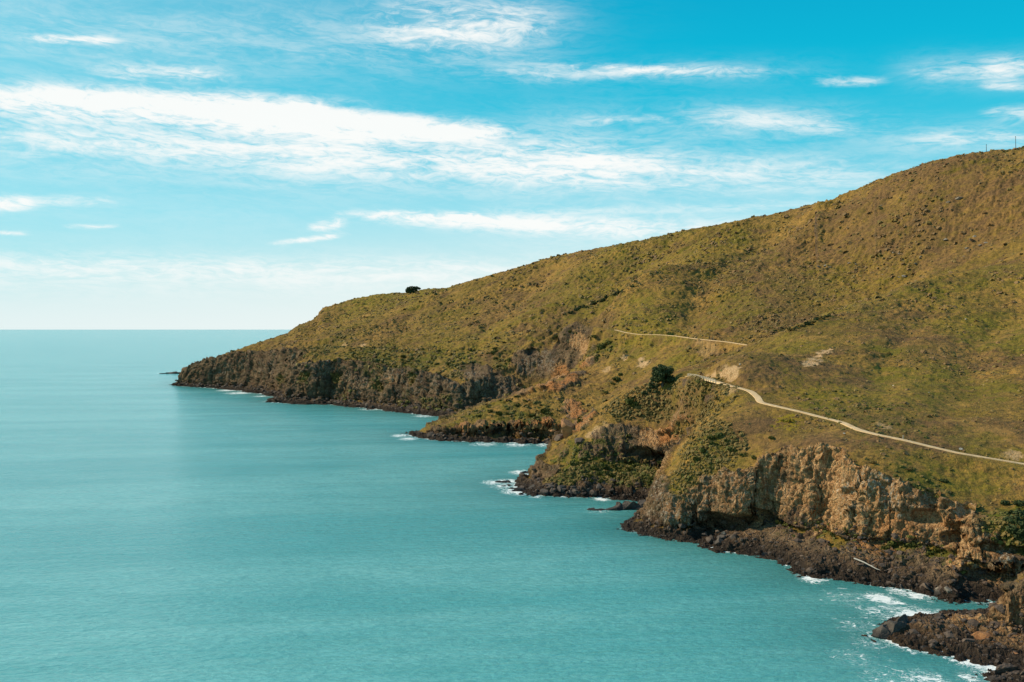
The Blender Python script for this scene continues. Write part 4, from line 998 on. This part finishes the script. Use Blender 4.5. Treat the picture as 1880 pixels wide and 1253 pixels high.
# big dark tree on the flank
g = ground_at(1216, 712)
tr = empty('tree', g); tag(tr, 'big dark evergreen tree on the slope left of the fenced path', 'tree')
dd_ = g[1]/F
H_, Wd = 46*dd_, 44*dd_
limbs = [tube([(0,0,-1),(0.1,0,H_*.25),(0.3,0.1,H_*.55),(0.3,0,H_*.85)], [.55,.42,.28,.1])]
r_ = np.random.default_rng(5)
for k_ in range(9):
    a = k_*2.4; z0 = H_*(.2+.06*k_); L = Wd*.42*(1-.05*k_)
    limbs.append(tube([(0.2,0,z0),(math.cos(a)*L*.5,math.sin(a)*L*.5,z0+H_*.08),(math.cos(a)*L,math.sin(a)*L,z0+H_*.17)], [.2,.13,.05]))
mesh_np('trunk', *join(limbs), MBARK, tr)
c = r_.normal(size=(46, 3)); c /= np.linalg.norm(c, axis=1)[:, None]; c *= (r_.uniform(0, 1, 46)**.4)[:, None]
c = c*np.array([Wd*.47, Wd*.47, H_*.42]) + np.array([0, 0, H_*.56]); c[:, 0] += (H_*.6 - c[:, 2])*0.05
V, Q = leaves(c, r_.uniform(1.1, 2.1, 46), 9000, .5, 6, .75)
mesh_np('crown', V, Q, ML_DARK, tr)
shrubs([(1200,714,2.6),(1192,720,2.2),(1206,722,2.2),(1183,726,2.0)], ML_DARK, 'low dark shrub spilling down the slope under the big dark tree', 'shrubs under the big dark tree')
# lone windswept tree on the skyline
g = ground_at(757, 541.0)
tr = empty('tree', g); tag(tr, 'lone windswept dark tree on the skyline of the far headland', 'tree')
u_ = g[1]/F
limbs = [tube([(-2,0,-2),(-1.6,0,3),(0,0,6)], [.7,.5,.3])]
for a in (-1, -.3, .6, 1.2): limbs.append(tube([(-1.6,0,2.5),(a*4,.5*a,5),(a*7,a,7)], [.35,.25,.1]))
mesh_np('trunk', *join(limbs), MBARK, tr)
cl_ = [(-7.5,0,6.2),(-6,0,8.5),(-3,1,9.5),(0,-1,10),(3,0,9.5),(6,1,9.6),(8.4,0,8.7),(-4,1,6),(-1,-1,7),(2,1,7),(4.6,0,7.0),(-6,-1,4.0),(0,0,4.2),(-3,0,2.6),(2.5,0,3.2),(-7,0,3),(10,0,8.2),(5.5,0,5.8),(-3,0,4.2),(-8,0,4.6)]
V, Q = leaves(np.array(cl_, float)*u_/0.72*0.92, np.linspace(2.3, 1.7, len(cl_)), 3600, .85, 9, .75)
mesh_np('crown', V, Q, ML_DARK, tr)

# ------------------------------------------------------------------ scrub and tussocks over the hill (uncountable)
def clump_stuff(name, count, mat, dens, rlo, rhi, seed, nq=16, size=0.55, hh=0.75):
    r = np.random.default_rng(seed)
    wgt = dens.ravel()
    p = wgt/wgt.sum(); pk = r.choice(len(p), count, p=p, replace=True)
    P_ = np.stack([vx.ravel()[pk], vy.ravel()[pk], vz.ravel()[pk]], 1)
    fs_ = np.clip(P_[:, 1]/450, .75, 1.9)
    rr = (rlo + (rhi-rlo)*r.uniform(0, 1, count)**2.2)*fs_
    d_ = r.normal(size=(count, nq, 3)); d_[..., 2] = np.abs(d_[..., 2])*.8; d_ /= np.linalg.norm(d_, axis=2)[..., None]
    sc_ = np.stack([r.uniform(.8, 1.6, count), r.uniform(.8, 1.3, count), np.full(count, hh)], 1)[:, None]
    c_ = P_[:, None] + d_*rr[:, None, None]*sc_*r.uniform(.55, 1, (count, nq, 1))
    nn = d_ + .28*r.normal(size=d_.shape) + np.array([-.25, -.1, .55]); a_ = r.normal(size=d_.shape)
    u = np.cross(a_, nn); u /= np.linalg.norm(u, axis=2)[..., None]; v = np.cross(nn, u); v /= np.linalg.norm(v, axis=2)[..., None]
    sz = (rr*size)[:, None, None]*r.uniform(.7, 1.3, (count, nq, 1))
    V = np.stack([c_-u*sz-v*sz*.7, c_+u*sz-v*sz, c_+u*sz*.7+v*sz, c_-u*sz+v*sz*.7], 2).reshape(-1, 3)
    return mesh_np(name, V, np.arange(len(V)).reshape(-1, 4), mat)
# world area of each grid cell, so that density is per square metre
ax, ay = np.gradient(vx, axis=0), np.gradient(vy, axis=0); bx, by = np.gradient(vx, axis=1), np.gradient(vy, axis=1)
area = np.abs(ax*by-ay*bx)
inview = ((vx/vy) < 0.56) & (vy < 1420) & (vz > 5) & (pdist > 3.2)
fade = np.clip(vy/350, .6, 1)**-1.0
n_a = fbm2(vx/60, vy/60, 4, 201); n_b = fbm2(vx/17, vy/17, 3, 202)
dens = area*inview*(1-rock)*(BARE < .2)*(0.05 + sstep(n_a+0.6*n_b, 0.05, 0.40)**1.5)*(300/np.clip(vy, 250, 1400))
dens = dens*(1+0.6*(vy > 600))
MS_BROWN = leaf_material('brown_scrub', (0.150, 0.085, 0.034), (0.260, 0.150, 0.060), (0.200, 0.125, 0.046))
MS_TUS = leaf_material('tussock', (0.20, 0.13, 0.045), (0.32, 0.21, 0.075), (0.15, 0.12, 0.03))
o = clump_stuff('scrub', 8000, MS_BROWN, dens, .22, 1.15, 31, 9, .62, .45); tag(o, kind='stuff', label='low brown scrub dotted over the grassy hillside', cat='scrub')
o = clump_stuff('scrub', 3800, ML_OLIVE, dens*(0.15+GRN) + area*inview*(1-rock)*.03, .25, 1.2, 32, 9, .62, .5); tag(o, kind='stuff', label='low olive green scrub among the hillside grass', cat='scrub')
dens2 = area*inview*(1-rock)*(0.2 + sstep(fbm2(vx/45, vy/45, 3, 203), -.1, .4))*(300/np.clip(vy, 250, 1400))
o = clump_stuff('tussock_grass', 22000, MS_TUS, dens2, .25, .8, 33, 8, .5, .5); tag(o, kind='stuff', label='dry straw coloured tussock grass across the hillside', cat='grass')
# scrub on cliff ledges and on the vegetated steep banks
dens3 = area*0 + (veg*0.9 + 0.08*GRN)*((vx/vy) < .56)*(vy < 1300)*np.clip(vy/400, .5, 2)
o = clump_stuff('bank_scrub', 4500, ML_OLIVE, dens3*(vz > 4), .3, 1.1, 34, 12, .55, .6); tag(o, kind='stuff', label='olive scrub covering the steep banks and ledges above the cliffs', cat='scrub')
dens4 = (GRN*(0.3+veg))*((vx/vy) < .56)*(vz > 4)*(vy < 1300)
o = clump_stuff('bank_scrub', 1900, ML_GREEN, dens4, .3, 1.1, 35, 12, .55, .6); tag(o, kind='stuff', label='green scrub on the shaded banks above the shore', cat='scrub')

# ------------------------------------------------------------------ fence along the exposed bend
MWOOD, _t, _b = new_mat('weathered_timber'); _t.l.new(_t.mix(_t.noise(_t.new('ShaderNodeTexCoord').outputs['Object'], 2.0, 4, .7), (0.34, 0.28, 0.20), (0.62, 0.54, 0.42)), _b.inputs['Base Color']); _b.inputs['Roughness'].default_value = 0.85
def box(c, hx, hy, hz, rz=0.0):
    V = np.array([(sx*hx, sy*hy, sz*hz) for sx in (-1, 1) for sy in (-1, 1) for sz in (-1, 1)])
    c_, s_ = math.cos(rz), math.sin(rz)
    V = np.stack([V[:, 0]*c_-V[:, 1]*s_, V[:, 0]*s_+V[:, 1]*c_, V[:, 2]], 1)+np.array(c)
    return V, np.array([(0,1,3,2),(4,6,7,5),(0,4,5,1),(2,3,7,6),(0,2,6,4),(1,5,7,3)])
pd = PD[0]; tgp = np.gradient(pd, axis=0); tgp[:, 2] = 0; tgp /= np.linalg.norm(tgp, axis=1)[:, None]
side = np.stack([tgp[:, 1], -tgp[:, 0], np.zeros(len(pd))], 1)
if side[5, 0] > 0: side = -side
pxs = CX + F*pd[:, 0]/pd[:, 1]
sel = [i for i in range(len(pd)) if 1268 < pxs[i] < 1324][::3]
fr_ = empty('timber_fence', tuple(pd[sel[0]])); tag(fr_, 'pale timber post and rail fence along the outer edge of the path bend', 'fence')
org = pd[sel[0]]; tops = []
for i in sel:
    p = pd[i] + side[i]*1.45 - org
    V, Q = box((p[0], p[1], p[2]+.45), .09, .09, .80, math.atan2(tgp[i, 1], tgp[i, 0])); mesh_np('post', V, Q, MWOOD, fr_); tops.append(p)
for hz in (.45, .82, 1.15):
    V, Q = tube([t_ + np.array([0, 0, hz]) + side[sel[k_]]*.11 for k_, t_ in enumerate(tops)], [.065]*len(tops), 4); mesh_np('rail', V, Q, MWOOD, fr_)

# ------------------------------------------------------------------ poles on the crest
MPOLE, _t, _b = new_mat('pole_timber'); _b.inputs['Base Color'].default_value = (0.05, 0.05, 0.05, 1)
_t.l.new(_t.mix(_t.noise(_t.new('ShaderNodeTexCoord').outputs['Object'], 1.0), (0.035, 0.035, 0.035), (0.07, 0.065, 0.06)), _b.inputs['Base Color'])
def crest(px):
    t_ = (px-CX)/F; i = int(round((t_-T0)/(T1-T0)*(NX-1))); ang = (H2[i]-CAMZ)/yrow; j = int(np.argmax(ang[yrow < 1000])); return (t_*float(yrow[j]), float(yrow[j]), float(H2[i, j]))
for (px, hpx, lean, lab) in [(1811, 14.5, -.012, 'shorter thin dark pole on the hill crest, left of the two'), (1865, 23.5, -.02, 'taller thin dark pole on the hill crest near the right edge')]:
    g = crest(px); h_ = hpx*g[1]/F + .8
    e_ = empty('utility_pole', (g[0], g[1], g[2]-.8)); tag(e_, lab, 'pole')
    V, Q = tube([(0,0,0),(lean*h_*.5,0,h_*.5),(lean*h_,0,h_)], [.24,.20,.15], 8); mesh_np('pole', V, Q, MPOLE, e_)
    V, Q = join([box((lean*h_,0,h_*.97), .06, .55, .07), tube([(lean*h_,-.45,h_*.97),(lean*h_,-.45,h_*.97+.3)], [.06,.05], 6), tube([(lean*h_,.45,h_*.97),(lean*h_,.45,h_*.97+.3)], [.06,.05], 6)])
    mesh_np('insulator_arm', V, Q, MPOLE, e_)

# ------------------------------------------------------------------ driftwood, marker post, seabird, cliff stair
g1, g2 = ground_at(1568, 1043), ground_at(1616, 1059)
P1, P2 = np.array(g1)+[0, 0, 2.3], np.array(g2)+[0, 0, 1.7]
V, Q = tube([(0,0,0), (P2-P1)*.35+[0,0,.15], (P2-P1)*.7, (P2-P1)*.86+[0,0,-.1], P2-P1], [.20,.19,.15,.12,.05], 8)
V2_, Q2_ = tube([(P2-P1)*.62, (P2-P1)*.74+[.5,.3,.5]], [.09,.03], 6)
MDRIFT, _t, _b = new_mat('driftwood'); _t.l.new(_t.mix(_t.noise(_t.new('ShaderNodeTexCoord').outputs['Object'], 2.0), (0.36, 0.31, 0.25), (0.62, 0.56, 0.47)), _b.inputs['Base Color']); _b.inputs['Roughness'].default_value = .8
tag(mesh_np('driftwood_log', *join([(V, Q), (V2_, Q2_)]), MDRIFT, loc=tuple(P1)), 'long pale driftwood log lying on the dark rocks under the ochre cliff', 'log')
g = ground_at(1658, 806)
tag(mesh_np('marker_post', *join([box((0,0,.45), .10, .10, .65), box((0,-.12,.9), .16, .02, .14)]), MWOOD, loc=g), 'short pale marker post beside the gravel path', 'post')
x, y = S(761.5, 851)
k_ = 1.0
MBIRD, _t, _b = new_mat('dark_feathers'); _t.l.new(_t.mix(_t.noise(_t.new('ShaderNodeTexCoord').outputs['Object'], 6.0), (0.01, 0.01, 0.012), (0.03, 0.03, 0.03)), _b.inputs['Base Color'])
MWH, _t, _b = new_mat('white_feathers'); _t.l.new(_t.mix(_t.noise(_t.new('ShaderNodeTexCoord').outputs['Object'], 6.0), (0.7, 0.7, 0.7), (0.82, 0.82, 0.8)), _b.inputs['Base Color'])
bd = empty('seabird', (x, y, .9)); tag(bd, 'small dark seabird with a pale wing low over the open water', 'bird')
V, T = ICO2; Vb = V.copy(); Vb = Vb*np.array([.17, .42, .17]); Vb[:, 0] *= 1-.5*np.clip(Vb[:, 1]/.42, 0, 1); Vb[:, 2] += .1*np.clip(Vb[:, 1]/.42, 0, 1)
hd = V*np.array([.09, .13, .09]) + np.array([0, .46, .12])
mesh_np('body', np.concatenate([Vb, hd]), np.concatenate([T, T+len(V)]), MBIRD, bd)
def wing(s_, tip):
    P_ = [(s_*.1, .16, .05), (s_*.1, -.14, .05), (s_*.45, .20, tip*.55), (s_*.45, -.08, tip*.55), (s_*.85, .02, tip), (s_*.80, -.06, tip)]
    top = np.array(P_)+[0, 0, .02]; bot = np.array(P_)-[0, 0, .02]
    V = np.concatenate([top, bot]); Q = [(0,2,3,1),(2,4,5,3),(6,7,9,8),(8,9,11,10),(0,6,8,2),(2,8,10,4),(1,3,9,7),(3,5,11,9),(4,10,11,5)]
    return V, np.array(Q)
mesh_np('wing', *wing(-1, .35), MWH, bd); mesh_np('wing', *wing(1, -.55), MBIRD, bd)
# pale zigzag steps on the far cliff
st_ = [(604,664),(598,671),(594,680),(600,682),(594,686),(586,696)]
gp = [ground_at(*p) for p in st_]; gp = [np.array(p) for p in gp if p]
if len(gp) > 3:
    o0 = gp[0]; e_ = empty('cliff_steps', tuple(o0)); tag(e_, 'pale zigzag flight of steps down the far headland cliff', 'steps')
    for a, b_ in zip(gp[:-1], gp[1:]):
        a = a - o0 + [0, -1, 1.2]; b_ = b_ - o0 + [0, -1, 1.2]
        V, Q = tube([a, (a+b_)/2, b_], [.35, .35, .35], 4); mesh_np('flight', V, Q, MWOOD, e_)

# ------------------------------------------------------------------ labels of small groups name the place within the group
ORD = ['first', 'second', 'third', 'fourth', 'fifth', 'sixth', 'seventh', 'eighth', 'ninth', 'tenth', 'eleventh', 'twelfth', 'thirteenth', 'fourteenth', 'fifteenth', 'sixteenth', 'seventeenth']
byl = {}
for o in scene.objects:
    if o.parent is None and 'label' in o and 'group' in o: byl.setdefault(o['label'], []).append(o)
for lab, os_ in byl.items():
    if 1 < len(os_) <= 17 and len(lab.split()) <= 12:
        os_.sort(key=lambda q_: q_.location.x/q_.location.y)
        for i, q_ in enumerate(os_): q_['label'] = lab + ', ' + ORD[i] + ' from the left'
